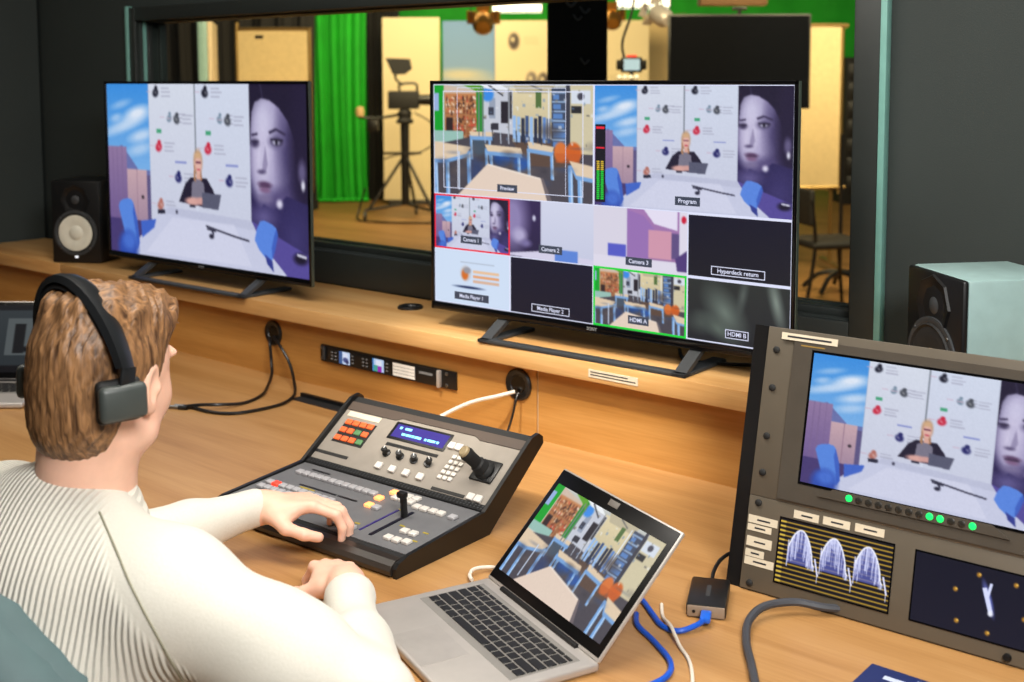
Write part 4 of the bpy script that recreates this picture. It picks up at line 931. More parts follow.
# ------------------------------------------------------------------ the seated operator
HC = A3(-1.432, .855, 1.152)                       # centre of the head
yaw = R(114); pit = R(-10)                          # faces the window, looking slightly down
F_ = A3(math.cos(yaw) * math.cos(pit), math.sin(yaw) * math.cos(pit), math.sin(pit)); RT = unit(np.cross(F_, (0, 0, 1))); UP = np.cross(RT, F_)
tl = R(3); RT, UP = RT * math.cos(tl) - UP * math.sin(tl), UP * math.cos(tl) + RT * math.sin(tl)
HAX = [RT, F_, UP]
def hp(x, y, z): return HC + x * RT + y * F_ + z * UP
def he(x, y, z, r, k=.02, neg=False): return Ell(hp(x, y, z), r, HAX, k, neg)
neck_b = A3(-1.436, .812, .982)
skin = [he(0, -.018, .022, (.074, .094, .092), .03), he(0, .03, .01, (.062, .070, .085), .03), he(0, .035, -.055, (.052, .060, .058), .03),
        he(0, .062, -.095, (.028, .026, .020), .02), he(0, -.055, -.03, (.058, .052, .06), .03),
        he(.046, .05, -.028, (.020, .03, .03), .02), he(-.046, .05, -.028, (.020, .03, .03), .02), he(.05, .02, -.075, (.018, .034, .022), .02), he(-.05, .02, -.075, (.018, .034, .022), .02),
        Cone(hp(0, .094, .01), hp(0, .112, -.024), .008, .013, .012), he(.012, .104, -.030, (.008, .010, .007), .006), he(-.012, .104, -.030, (.008, .010, .007), .006),
        he(0, .092, .032, (.05, .014, .012), .014), he(.030, .092, .010, (.017, .012, .011), .008, True), he(-.030, .092, .010, (.017, .012, .011), .008, True),
        he(.030, .083, .010, (.012, .012, .012), .003), he(-.030, .083, .010, (.012, .012, .012), .003),
        he(0, .094, -.060, (.024, .012, .006), .005), he(0, .093, -.070, (.020, .012, .007), .005),
        he(.0775, -.010, -.006, (.0075, .019, .033), .006), he(-.0775, -.010, -.006, (.0075, .019, .033), .006),
        he(.083, -.006, -.004, (.006, .011, .021), .005, True), he(-.083, -.006, -.004, (.006, .011, .021), .005, True),
        he(.079, .006, -.008, (.005, .005, .008), .003), he(.0765, -.002, -.034, (.006, .010, .010), .004),
        Cone(hp(0, -.035, -.055), neck_b, .056, .058, .03), Cone(hp(0, -.01, -.075), neck_b + A3(0, .03, .01), .046, .05, .03)]
# torso, arms and legs
sR = A3(-1.255, .832, .908); sL = A3(-1.632, .812, .915); eR = A3(-1.035, .958, .782); wR = A3(-1.305, 1.168, .786)
eL = A3(-1.675, 1.02, .795); wL = A3(-1.598, 1.238, .820)
ch = A3(-1.440, .765, .86); pv = A3(-1.452, .60, .53)
TX = unit(A3(.99, .13, 0)); sp = unit(ch - pv); TF = unit(np.cross(sp, TX)) * -1
if TF[1] < 0: TF = -TF
TAX = [TX, TF, sp]
body = skin + [Cone(neck_b - .03 * sp, ch, .05, .09, .04), Ell(ch, (.160, .095, .14), TAX, .05), Ell((ch + pv) / 2, (.145, .092, .2), TAX, .05), Ell(pv, (.17, .115, .11), TAX, .05),
        Cone(neck_b - .045 * sp, sR, .04, .05, .04), Cone(neck_b - .045 * sp, sL, .04, .05, .04)]
for (s_, e_, w_) in ((sR, eR, wR), (sL, eL, wL)): body += [Cone(s_, e_, .046, .037, .03), Cone(e_, e_ + (w_ - e_) * .45, .036, .034, .02), Cone(e_ + (w_ - e_) * .45, w_, .033, .0262, .02)]
kR = A3(-1.35, 1.02, .53); kL = A3(-1.60, 1.02, .53); aR = A3(-1.36, 1.05, .09); aL = A3(-1.60, 1.05, .09)
for (hx, k_, a_) in ((.085, kR, aR), (-.085, kL, aL)): body += [Cone(pv + hx * TX, k_, .08, .056, .04), Cone(k_, a_, .054, .036, .03), Cone(a_ + A3(0, -.04, -.05), a_ + A3(0, .16, -.055), .032, .026, .02)]

def hand(w, fwd, dors, side, curl, spread, thumb, scale=1.0):
    """side +1: thumb lies towards +lat.  curl: per finger three bend angles (deg)"""
    f = unit(fwd); d = unit(np.array(dors, float) - (np.array(dors, float) @ f) * f); l = np.cross(d, f) * side
    P = lambda x, y, z: w + scale * (x * f + y * l + z * d)
    out = [Cone(P(-.012, 0, 0), P(.02, 0, .0), .0275 * scale, .026 * scale, .015), Ell(P(.052, .0, 0), (.046 * scale, .038 * scale, .0165 * scale), [f, l, d], .014),
           Ell(P(.034, .022, -.008), (.032 * scale, .018 * scale, .017 * scale), [unit(f + .45 * l), unit(l - .45 * f), d], .012), Ell(P(.040, -.022, -.006), (.036 * scale, .017 * scale, .015 * scale), [f, l, d], .012)]
    y0 = [.028, .010, -.0085, -.0265]; x0 = [.090, .094, .090, .081]; Ls = [(.042, .025, .020), (.046, .029, .021), (.043, .027, .021), (.034, .020, .018)]; rr = [.0092, .0096, .0090, .0078]
    tips_ = []
    for i in range(4):
        b = P(x0[i], y0[i], .002); an = R(spread[i]); base = f * math.cos(an) + l * math.sin(an)
        out.append(Cone(P(.045, y0[i] * .7, .002), b, .011 * scale, rr[i] * 1.12 * scale, .007)); th = 0.0
        for j in range(3):
            th += R(curl[i][j]); dr = base * math.cos(th) - d * math.sin(th); e = b + dr * Ls[i][j] * scale
            out.append(Cone(b, e, rr[i] * (1.03 - .09 * j) * scale, rr[i] * (.96 - .10 * j) * scale, .0045)); b = e
        tips_.append(b)
    b = P(.022, .030, -.008); dr = unit(thumb[0][0] * f + thumb[0][1] * l + thumb[0][2] * d)
    for j, (dv, L_, r_) in enumerate(zip(thumb, (.036, .032, .026), (.0125, .0108, .0095))):
        dv = unit(dv[0] * f + dv[1] * l + dv[2] * d); e = b + dv * L_ * scale; out.append(Cone(b, e, r_ * scale, r_ * .92 * scale, .006 if j else .012)); b = e
    return out, tips_ + [b]
# his left hand on the buttons (palm down, fingers bent), his right hand resting half closed before the panel
hL, tpL = hand(wL, (.66, .75, .03), (-.10, -.05, 1), -1, [(24, 44, 30), (22, 42, 30), (22, 44, 30), (24, 46, 30)], (4, 1, -3, -8), [(.55, .62, -.35), (.86, .22, -.32), (.92, -.12, -.3)])
hR, tpR = hand(wR, (-.86, .46, -.06), (.05, .1, 1), 1, [(46, 62, 40), (50, 66, 42), (54, 66, 42), (56, 66, 42)], (5, 1, -3, -8), [(.62, .58, -.40), (.90, .15, -.30), (.9, -.25, -.25)])
body += hL + hR
m_skin = mat('skin', (238, 190, 165), .48, noise=.05, nscale=40)
m_skin.node_tree.nodes['Principled BSDF'].inputs['Subsurface Weight'].default_value = .12
m_skin.node_tree.nodes['Principled BSDF'].inputs['Subsurface Radius'].default_value = (.012, .005, .003)
PB = A3(-1.45, .70, 0)
man = thing('person', 'man in a cream ribbed sweater and headphones seated at the switcher', 'person', tuple(PB))
V, F = nets(body, (-1.95, .40, 0), (-.98, 1.42, 1.30), .0038)
put('body', arr_mesh('body', V, F, m_skin, PB), man)
# ear rim, eyes
for sx in (1, -1):
    e_ = B().ball(tuple(hp(.030 * sx, .0845, .0095) - PB), .0108, n=14).out('eye', mat('eye_white', (226, 222, 214), .2), man)
    B().ball(tuple(hp(.030 * sx, .0915, .0088) - PB), .0048, n=10).out('iris', mat('iris', (60, 72, 80), .2), e_)
# hair: short back and sides, fuller swept top
m_hair = bpy.data.materials.new('brown_hair'); m_hair.use_nodes = True
nt = m_hair.node_tree; b_ = nt.nodes['Principled BSDF']; b_.inputs['Roughness'].default_value = .45
tc = nt.nodes.new('ShaderNodeTexCoord'); mp = nt.nodes.new('ShaderNodeMapping'); mp.inputs['Scale'].default_value = (150, 60, 14)
nz = nt.nodes.new('ShaderNodeTexNoise'); nz.inputs['Scale'].default_value = 1.6; nz.inputs['Detail'].default_value = 4; nz.inputs['Distortion'].default_value = .8
rp = nt.nodes.new('ShaderNodeValToRGB'); rp.color_ramp.elements[0].position = .32; rp.color_ramp.elements[0].color = lin((70, 46, 28)) + (1,); rp.color_ramp.elements[1].position = .7; rp.color_ramp.elements[1].color = lin((168, 124, 82)) + (1,)
bp = nt.nodes.new('ShaderNodeBump'); bp.inputs['Strength'].default_value = .6; bp.inputs['Distance'].default_value = .004
nt.links.new(tc.outputs['Object'], mp.inputs['Vector']); nt.links.new(mp.outputs[0], nz.inputs['Vector']); nt.links.new(nz.outputs['Fac'], rp.inputs['Fac']); nt.links.new(rp.outputs[0], b_.inputs['Base Color']); nt.links.new(nz.outputs['Fac'], bp.inputs['Height']); nt.links.new(bp.outputs[0], b_.inputs['Normal'])
hair = [he(0, -.022, .028, (.081, .101, .092), .03), he(0, -.056, -.026, (.0620, .0565, .066), .025), he(0, -.050, -.056, (.0600, .0540, .058), .02), he(0, .030, .074, (.066, .060, .044), .025), he(0, .062, .090, (.054, .034, .028), .02), he(.0, -.02, .091, (.064, .08, .026), .02),
        he(0, .118, -.03, (.20, .060, .088), .014, True), he(.10, .035, -.075, (.040, .045, .075), .012, True), he(-.10, .035, -.075, (.040, .045, .075), .012, True),
        he(.10, .0, -.030, (.030, .024, .040), .010, True), he(-.10, .0, -.030, (.030, .024, .040), .010, True), he(0, -.05, -.178, (.14, .14, .06), .02, True), he(.105, -.012, -.085, (.052, .050, .055), .02, True), he(-.105, -.012, -.085, (.052, .050, .055), .02, True)]
def hair_noise(G):
    q = (G - HC) @ np.array(HAX).T; x, y, z = q[..., 0], q[..., 1], q[..., 2]
    top = np.clip((z - .055) / .04, 0, 1); an = np.arctan2(x, .16 - y)
    w = np.sin(an * 60 + 6 * np.sin(y * 50) + z * 40) * .5 + np.sin(an * 31 + y * 60) * .5
    s = np.sin(np.arctan2(x, y) * 46 + z * 60 + 3 * np.sin(z * 90)) * .6 + np.sin(np.arctan2(x, y) * 91 - z * 45) * .4
    return -(top * (.0040 * w + .003) + (1 - top) * .0011 * s)
lo = HC - .17; hi = HC + .17
V, F = nets(hair, lo, hi, .0028, hair_noise, n=24)
put('hair', arr_mesh('hair', V, F, m_hair, PB), man)
# loose locks on top
lk = B(); rng = random.Random(4)
for i in range(150):
    x = rng.uniform(-.058, .058); y = rng.uniform(-.09, .05); zz = .099 - 6.5 * x * x - (2.2 * (y + .01) ** 2 if y < 0 else .6 * y * y) + rng.uniform(-.004, .003); L_ = rng.uniform(.02, .045); sd = rng.uniform(-.012, .012) + .1 * x
    lk.tube([tuple(hp(x, y, zz - .008) - PB), tuple(hp(x + sd * .4, y + L_ * .5, zz + .001 - .0) - PB), tuple(hp(x + sd, y + L_, zz - .002 - (.012 if y > .05 else .004)) - PB)], [.0026, .0024, .0008], n=5, sub=3)
o_ = lk.out('hair_locks', m_hair, man); o_['kind'] = 'stuff'
# sweater
def sweater_mat():
    m = bpy.data.materials.new('cream_rib_knit'); m.use_nodes = True; nt = m.node_tree; b = nt.nodes['Principled BSDF']
    b.inputs['Roughness'].default_value = .85; b.inputs['Sheen Weight'].default_value = .15
    tc = nt.nodes.new('ShaderNodeTexCoord'); rot = nt.nodes.new('ShaderNodeMapping'); rot.inputs['Rotation'].default_value = (0, 0, -.44)
    nt.links.new(tc.outputs['Object'], rot.inputs['Vector'])
    wv = nt.nodes.new('ShaderNodeTexWave'); wv.wave_type = 'BANDS'; wv.bands_direction = 'X'; wv.inputs['Scale'].default_value = 40.0; wv.inputs['Distortion'].default_value = .6; wv.inputs['Detail'].default_value = 0
    nt.links.new(rot.outputs[0], wv.inputs['Vector'])
    # ribs belong to the back panel of the garment (left of the raglan seam), plain knit elsewhere
    at = nt.nodes.new('ShaderNodeVertexColor'); at.layer_name = 'rib'
    ml = nt.nodes.new('ShaderNodeMath'); ml.operation = 'MULTIPLY'; nt.links.new(wv.outputs['Fac'], ml.inputs[0]); nt.links.new(at.outputs['Color'], ml.inputs[1])
    n = nt.nodes.new('ShaderNodeTexNoise'); n.inputs['Scale'].default_value = 260; nt.links.new(tc.outputs['Object'], n.inputs['Vector'])
    ad_ = nt.nodes.new('ShaderNodeMath'); ad_.operation = 'MULTIPLY_ADD'; ad_.inputs[1].default_value = .12; nt.links.new(n.outputs['Fac'], ad_.inputs[0]); nt.links.new(ml.outputs[0], ad_.inputs[2])
    bp = nt.nodes.new('ShaderNodeBump'); bp.inputs['Strength'].default_value = .8; bp.inputs['Distance'].default_value = .003
    nt.links.new(ad_.outputs[0], bp.inputs['Height']); nt.links.new(bp.outputs[0], b.inputs['Normal'])
    rp = nt.nodes.new('ShaderNodeValToRGB'); rp.color_ramp.elements[0].color = lin((210, 207, 194)) + (1,); rp.color_ramp.elements[1].color = lin((220, 217, 206)) + (1,)
    nt.links.new(n.outputs['Fac'], rp.inputs['Fac']); nt.links.new(rp.outputs[0], b.inputs['Base Color'])
    return m
m_swe = sweater_mat()
cufR = eR + (wR - eR) * .86; cufL = eL + (wL - eL) * .95
swp = [Ell(ch - .005 * sp, (.205, .120, .160), TAX, .06), Ell((ch + pv) / 2 + .02 * TX, (.205, .122, .23), TAX, .06), Ell(pv + .05 * sp, (.20, .135, .12), TAX, .05), Cone(neck_b - .03 * sp, ch, .070, .115, .05),
       Ell(ch + .06 * sp - .03 * TF, (.15, .085, .10), TAX, .06),
       Cone(neck_b - .055 * sp, sR, .050, .062, .05), Cone(neck_b - .055 * sp, sL, .050, .062, .05)]
for (s_, e_, c_) in ((sR, eR, cufR), (sL, eL, cufL)):
    md = e_ + (c_ - e_) * .5
    swp += [Cone(s_, s_ + (e_ - s_) * .6, .068, .065, .07), Cone(s_ + (e_ - s_) * .5, e_, .065, .056, .05), Cone(e_, md, .056, .049, .02), Cone(md, c_, .046, .032, .015)]
swp += [Cone(c_ - .012 * unit(c_ - e_), c_, .0345, .0335, .004) for (e_, c_) in ((eR, cufR), (eL, cufL))]
def folds(G):
    x, y, z = G[..., 0] + 1.45, G[..., 1] - .8, G[..., 2] - .85
    f1 = np.sin(26 * (z + .55 * x) + 2.2 * np.sin(9 * x)) * np.exp(-((z + .14) / .13) ** 2) * .0045
    f2 = np.sin(34 * (x - .7 * z - .5 * y) + 3) * np.exp(-(((x - .25) / .12) ** 2 + ((z + .02) / .10) ** 2)) * .005
    f3 = np.sin(60 * (x + y * .4)) * np.exp(-(((x - .30) / .07) ** 2 + ((y - .29) / .07) ** 2)) * .0035
    f4 = np.sin(20 * (z - .5 * x + y)) * .0022
    return f1 + f2 + f3 + f4
V, F = nets(swp, (-1.98, .38, .40), (-.98, 1.38, 1.10), .0055, folds)
# axis of the neck for the collar bands
nk = unit(hp(0, -.035, -.055) - neck_b)
me = arr_mesh('sweater', V, F, m_swe, PB)
# which side of the raglan seam (back yoke to the right armpit) each point lies
SEAM = np.array([(-1.3376, .7847, 1.0048), (-1.3084, .7776, .9907), (-1.270, .7672, .9745), (-1.2327, .7593, .9509), (-1.2046, .7605, .9215), (-1.1898, .7701, .8881), (-1.1865, .7833, .8568), (-1.1954, .8052, .820)])
s0 = SEAM[0]; s1 = SEAM[6]
sn = unit(np.cross(s1 - s0, TF)); sd_ = (V - s0) @ sn
if sn @ TX < 0: sd_ = -sd_
rib = np.clip(.5 - sd_ / .012, 0, 1) * np.clip((.05 - (V - ch) @ TF) / .03, 0, 1)
rib = np.maximum(rib, 0)
at = me.color_attributes.new('rib', 'FLOAT_COLOR', 'POINT'); cc = np.ones((len(V), 4), np.float32); cc[:, :3] = rib[:, None]; at.data.foreach_set('color', cc.ravel())
so = put('sweater', me, man)
# collar band, cuffs, raglan seam
def ring(c, n_, r, th, m, nm, par, N=40, ex=1.0, axu=None):
    n_ = unit(n_); u_ = unit(np.cross(n_, (0, 0, 1))) if axu is None else unit(axu - (axu @ n_) * n_); v_ = np.cross(n_, u_)
    pts = [tuple(c + r * (math.cos(2 * math.pi * i / N) * u_ + ex * math.sin(2 * math.pi * i / N) * v_) - PB) for i in range(N + 1)]
    return B().tube(pts, th, n=8, sub=2).out(nm, m, par)
ring(neck_b - .016 * nk, nk, .079, .014, m_swe, 'collar', so); ring(neck_b + .006 * nk, nk, .0715, .0120, m_swe, 'collar', so); ring(neck_b + .020 * nk, nk, .0655, .0105, m_swe, 'collar', so)
pts = [tuple(q - PB) for q in SEAM]
B().tube(pts, .0016, n=6, sub=4).out('raglan_seam', mat('seam_thread', (150, 148, 128), .9), so)
# trousers and shoes
tro = [Ell(pv - .02 * sp, (.185, .128, .10), TAX, .05)]
for (hx, k_, a_) in ((.085, kR, aR), (-.085, kL, aL)): tro += [Cone(pv + hx * TX, k_, .092, .068, .04), Cone(k_, a_ + A3(0, 0, .03), .066, .052, .03)]
V, F = nets(tro, (-1.85, .35, .05), (-1.1, 1.25, .80), .011)
put('trousers', arr_mesh('trousers', V, F, mat('dark_denim', (40, 46, 60), .8), PB), man)
for a_ in (aR, aL):
    V, F = nets([Ell(a_ + A3(0, .06, -.048), (.047, .14, .034), None, .02), Cone(a_ + A3(0, -.03, -.04), a_ + A3(0, -.01, .0), .045, .046, .03)], a_ - .25, a_ + .25, .009)
    put('shoe', arr_mesh('shoe', V, F, m_blackm, PB), man)

# headphones: band over the crown, cups pushed back behind the ears
hd = thing('headphones', 'black over-ear headphones worn on the man\'s head', 'headphones', tuple(HC))
HPm = Matrix(((RT[0], F_[0], UP[0], 0), (RT[1], F_[1], UP[1], 0), (RT[2], F_[2], UP[2], 0), (0, 0, 0, 1)))
m_hpb = mat('headphone_vinyl', (26, 28, 30), .32); m_cup = mat('headphone_cup', (64, 70, 68), .4)
def band(r0, r1, th, m, nm, y0, y1, wd, a0=-84, a1=84, N=36):
    b = B(); rows = []
    for i in range(N + 1):
        a = R(a0 + (a1 - a0) * i / N); x = r0 * math.sin(a); z = r1 * math.cos(a) + .012; tt = math.cos(a); y = y0 + (y1 - y0) * max(0, tt) ** .8 - .42 * x
        nx, nz = math.sin(a), math.cos(a); w_ = wd * (.62 + .38 * max(0, tt))
        x -= .030 * max(0, tt); y -= .012 * max(0, tt)
        rows.append([b.bm.verts.new((x + nx * o, y + s_ * w_ / 2, z + nz * o)) for (o, s_) in ((0, -1), (0, 1), (th * .8, .9), (th, .45), (th, -.45), (th * .8, -.9))])
    for p_, q_ in zip(rows, rows[1:]):
        for i in range(6): b.bm.faces.new((p_[i], p_[(i + 1) % 6], q_[(i + 1) % 6], q_[i]))
    b.bm.faces.new(list(reversed(rows[0]))); b.bm.faces.new(rows[-1])
    bmesh.ops.transform(b.bm, matrix=HPm, verts=b.bm.verts[:]); return b.out(nm, m, hd)
band(.0815, .110, .012, m_hpb, 'headband', -.044, -.052, .044)
band(.0775, .102, .007, m_blackm, 'headband_pad', -.044, -.052, .036, -60, 60)
for sx in (1, -1):
    def T(c, r=(0, 0, 0)): return HPm @ Matrix.Translation(c) @ Matrix.Rotation(r[2], 4, 'Z') @ Matrix.Rotation(r[0], 4, 'X')
    cup = B().box((0, 0, 0), (.018, .062, .046), .008, 3, mtx=T((.0865, -.083, -.018) if sx > 0 else (-.101, -.012, -.014), (R(10), 0, -R(34) if sx > 0 else 0))).out('ear_cup', m_cup, hd)
    B().box((0, 0, 0), (.016, .058, .056), .007, 3, mtx=T((.0745, -.075, -.018) if sx > 0 else (-.088, -.012, -.014), (R(10), 0, -R(34) if sx > 0 else 0))).out('ear_pad', m_blackm, hd)
    B().box((0, 0, 0), (.006, .022, .042), .0025, 2, mtx=T((.0875, -.081, .006) if sx > 0 else (-.096, -.012, .012), (0, 0, -R(20) if sx > 0 else 0))).out('slider_arm', m_hpb, hd)

# ------------------------------------------------------------------ office chair
oc = thing('office_chair', 'grey teal office chair behind the seated man', 'chair', (-1.45, .55, 0), (0, 0, R(8)))
m_chair = mat('teal_grey_upholstery', (74, 98, 100), .6, bump=.1)
cb = B(); N1, N2 = 22, 18; g0 = []; g1 = []
for j in range(N2 + 1):
    t_ = j / N2; z = .52 + t_ * .455; r0 = []; r1 = []
    for i in range(N1 + 1):
        s_ = -1 + 2 * i / N1
        wd = .252 * (1 - .10 * (1 - t_)) * (1 if t_ < .75 else math.sqrt(max(0.0, 1 - ((t_ - .75) / .25) ** 2.4 * .55)))
        zz = z - .10 * abs(s_) ** 2.4 * t_; y = -.115 + .165 * t_ + .10 * s_ * s_ * (.4 + .6 * t_)
        r0.append(cb.bm.verts.new((s_ * wd, y, zz))); r1.append(cb.bm.verts.new((s_ * wd, y - .035 * (1 - .5 * abs(s_) ** 3), zz - .004)))
    g0.append(r0); g1.append(r1)
for j in range(N2):
    for i in range(N1):
        cb.bm.faces.new((g0[j][i], g0[j][i + 1], g0[j + 1][i + 1], g0[j + 1][i])); cb.bm.faces.new((g1[j][i + 1], g1[j][i], g1[j + 1][i], g1[j + 1][i + 1]))
for i in range(N1): cb.bm.faces.new((g0[N2][i], g0[N2][i + 1], g1[N2][i + 1], g1[N2][i])); cb.bm.faces.new((g0[0][i + 1], g0[0][i], g1[0][i], g1[0][i + 1]))
for j in range(N2): cb.bm.faces.new((g0[j][0], g0[j + 1][0], g1[j + 1][0], g1[j][0])); cb.bm.faces.new((g0[j + 1][N1], g0[j][N1], g1[j][N1], g1[j + 1][N1]))
cbo = cb.out('backrest', m_chair, oc)
B().box((0, .13, .415), (.46, .46, .07), .03, 3).out('seat', m_chair, oc)
B().tube([(0, -.03, .39), (0, -.13, .42), (0, -.17, .55), (0, -.165, .70)], .018, n=10).out('back_support', m_black, oc)
B().cyl((0, .13, .10), (0, .13, .38), .026, n=16).out('gas_column', m_steel, oc)
for k in range(5):
    a = R(72 * k + 20); e = (math.cos(a) * .28, .13 + math.sin(a) * .28, .065)
    lg_ = B().tube([(0, .13, .11), (math.cos(a) * .15, .13 + math.sin(a) * .15, .09), e], [.024, .02, .015], n=8).out('leg', m_black, oc)
    B().cyl((e[0] - math.sin(a) * .02, e[1] + math.cos(a) * .02, .028), (e[0] + math.sin(a) * .02, e[1] - math.cos(a) * .02, .028), .028, n=14).out('castor', m_black, lg_)

# ------------------------------------------------------------------ the studio beyond the window
FZ = R(39.9)
m_swall = mat('studio_wall', (40, 38, 34), .8)
struct(B().box((0, .1, 2.0), (22, .2, 4.0)).out('wall_far', m_swall, smooth=False, loc=(-10.25, 14.3, 0), rot=(0, 0, FZ)))
m_green = mat('chroma_green_cloth', (30, 176, 40), .8, noise=.1, nscale=4); m_dcl = mat('black_cloth', (22, 21, 20), .9)
def curtain(label, loc, rz, w, z0, z1, m, amp, waves, pool=False, group=None, seed=1):
    rg = random.Random(seed); N = int(waves * 10); b = B(); rows = []
    ph = [rg.uniform(0, 6.28) for _ in range(4)]
    zs = [z0 + (z1 - z0) * t for t in (0, .1, .3, .6, .85, 1.0)]
    for zi, z in enumerate(zs):
        row = []
        for i in range(N + 1):
            u_ = i / N; y = amp * (math.sin(u_ * waves * 6.283 + ph[0]) + .4 * math.sin(u_ * waves * 2.7 * 6.283 + ph[1])) * (1.25 - .5 * zi / 5)
            row.append((u_ * w - w / 2 + .02 * math.sin(3 * u_ + zi), y, z))
        rows.append(row)
    f = [[b.bm.verts.new(p) for p in r_] for r_ in rows]; k = [[b.bm.verts.new((p[0], p[1] + .006, p[2])) for p in r_] for r_ in rows]
    for j in range(len(zs) - 1):
        for i in range(N):
            b.bm.faces.new((f[j][i], f[j][i + 1], f[j + 1][i + 1], f[j + 1][i])); b.bm.faces.new((k[j][i + 1], k[j][i], k[j + 1][i], k[j + 1][i + 1]))
    for g_ in (0, len(zs) - 1):
        for i in range(N): b.bm.faces.new((f[g_][i], k[g_][i], k[g_][i + 1], f[g_][i + 1]))
    t = thing('curtain', label, 'curtain', loc, (0, 0, rz), group)
    b.out('cloth', m, t)
    B().cyl((-w / 2 - .05, 0, z1 + .02), (w / 2 + .05, 0, z1 + .02), .015, n=10).out('rail', m_black, t)
    if pool:
        q = B()
        for i in range(9): q.ball((-w / 2 + w * (i + .5) / 9, -.06 + rg.uniform(-.05, .05), .028), .05, (1.1, 1.4, .55), 10)
        q.out('hem', m, t)
    return t
curtain('green chroma key curtain gathered on the studio floor at left', (-11.28, 10.10, 0), FZ + R(10), .70, .01, 3.2, m_green, .05, 4.5, True, 'green studio curtains', 2)
curtain('wide green backdrop stretched along the far studio wall', (-9.95, 13.55, 0), FZ, 8.6, .02, 3.3, m_green, .02, 9, False, 'green studio curtains', 5)
curtain('narrow black sheet standing in for the shadow gap beside the gathered green curtain', (-11.02, 10.62, 0), FZ, .42, .01, 3.2, m_dcl, .03, 4, False, 'black studio drapes', 3)  # black sheet takes the place of shade between green curtain and banner
curtain('wide black drape behind the flip chart at left', (-11.55, 8.55, 0), FZ, 2.15, .01, 3.4, m_dcl, .05, 9, False, 'black studio drapes', 4)

m_cream = mat('cream_banner', (226, 206, 158), .6); m_wood2 = mat('banner_foot', (60, 56, 50), .5)
def banner(label, loc, w, h, pic, rz=FZ):
    t = thing('rollup_banner', label, 'banner', loc, (0, 0, rz), 'roll-up banners in the studio')
    put('print', pic_mesh('print', pic, w, h, m_paint), t, (0, -.003, .06))
    B().span(-w / 2, w / 2, -.002, .002, .06, .06 + h).out('sheet', m_cream, t, smooth=False)
    B().span(-w * .42, w * .42, -.04, .04, 0, .06, .01).out('foot_case', m_wood2, t)
    B().cyl((0, .03, .03), (0, .03, h), .012, n=8).out('pole', m_steel, t)
    return t
def blank(w, h, logos=()):
    p = Pic(w, h, (228, 212, 170))
    for (x, y, c) in logos:
        p.ell(x, y, .09, .045, c, .25); p.ell(x - .02, y - .01, .03, .014, (226, 210, 170), .4)
        for k in range(3): p.line((x + .16, y - .02 + k * .016), (x + .42, y - .02 + k * .016), .018, (204, 186, 146))
    return p.get()
banner('plain cream roll-up banner behind the studio camera', (-10.33, 10.44, 0), .70, 2.24, blank(20, 60))
p = Pic(50, 150, (110, 150, 190)); p.rect(0, 0, 1, 1, (104, 146, 196), (170, 186, 196))
for (cx, cy, rx, ry) in [(.3, .3, .4, .03), (.7, .38, .4, .05), (.75, .48, .25, .03), (.4, .6, .5, .05)]: p.ell(cx, cy, rx, ry, (214, 200, 160), .6, 0, .8)
banner('roll-up banner printed with a hazy blue sky', (-9.80, 10.97, 0), .72, 2.2, p.blur(2).get())
lg1 = [(.32, .115, (64, 52, 48)), (.62, .33, (110, 100, 96)), (.82, .335, (70, 58, 56)), (.3, .55, (150, 60, 60))]
banner('cream roll-up banner with small dark logos beside the sky banner', (-9.26, 11.33, 0), .72, 2.2, blank(60, 180, lg1))
banner('cream roll-up banner behind the small lit field monitor', (-8.41, 12.05, 0), .82, 2.2, blank(60, 160, [(.25, .33, (120, 104, 90)), (.7, .6, (90, 70, 70))]))
banner('narrow tan banner between the field monitor and the big black screen', (-8.22, 12.86, 0), .55, 2.3, np.zeros((40, 12, 3)) + np.array((206, 180, 128)))

def board(label, loc, rz, w, z0, z1, m_s, m_f, wheels=True):
    t = thing('whiteboard', label, 'whiteboard', loc, (0, 0, rz), 'boards on stands in the studio')
    B().span(-w / 2 + .01, w / 2 - .01, -.008, .012, z0 + .01, z1 - .01).out('writing_surface', m_s, t, smooth=False)
    r_ = .03; pts = []
    for (cx, cz, a0) in ((w / 2 - r_, z1 - r_, 0), (-w / 2 + r_, z1 - r_, 90), (-w / 2 + r_, z0 + r_, 180), (w / 2 - r_, z0 + r_, 270)):
        for a in (0, 45, 90): pts.append((cx + r_ * math.cos(R(a0 + a)), 0, cz + r_ * math.sin(R(a0 + a))))
    pts.append(pts[0]); B().tube(pts, .016, n=8, sub=2).out('frame', m_f, t)
    for sx in (-1, 1):
        B().cyl((sx * (w / 2 - .06), .03, .06), (sx * (w / 2 - .06), .03, z0 + .2), .015, n=10).out('leg', m_f, t)
        B().span(sx * (w / 2 - .06) - .02, sx * (w / 2 - .06) + .02, -.25, .28, .05, .08, .006).out('foot', m_f, t)
    B().span(-w / 2 + .1, w / 2 - .1, -.06, 0, z0 - .02, z0 - .008).out('pen_tray', m_f, t, smooth=False)
    B().span(-w / 2 + .14, -w / 2 + .2, -.014, -.006, z1 - .07, z1 - .045).out('clip', m_black, t, smooth=False)
    return t
m_cs = mat('cream_board', (232, 208, 156), .5); m_bf = mat('bronze_frame', (150, 124, 74), .35, metal=.7)
board('cream flip chart board with a rounded metal frame above the left television', (-7.12, 5.73, 0), FZ, .545, .75, 1.925, m_cs, m_bf)
board('tall cream whiteboard with rounded frame at the right behind the big black screen', (-4.47, 8.60, 0), FZ, 1.08, .68, 1.965, m_cs, m_bf)
pn = thing('edge_panel', 'pale upright panel seen edge-on left of the flip chart', 'panel', (-6.95, 5.02, 0), (0, 0, FZ + R(10)))
B().span(-.045, .02, -.3, .3, .03, 1.945, .01).out('core', mat('pale_teal_board', (150, 190, 186), .5), pn)
B().span(.02, .045, -.3, .3, .03, 1.945, .006).out('facing', mat('cream_facing', (236, 214, 176), .5), pn)
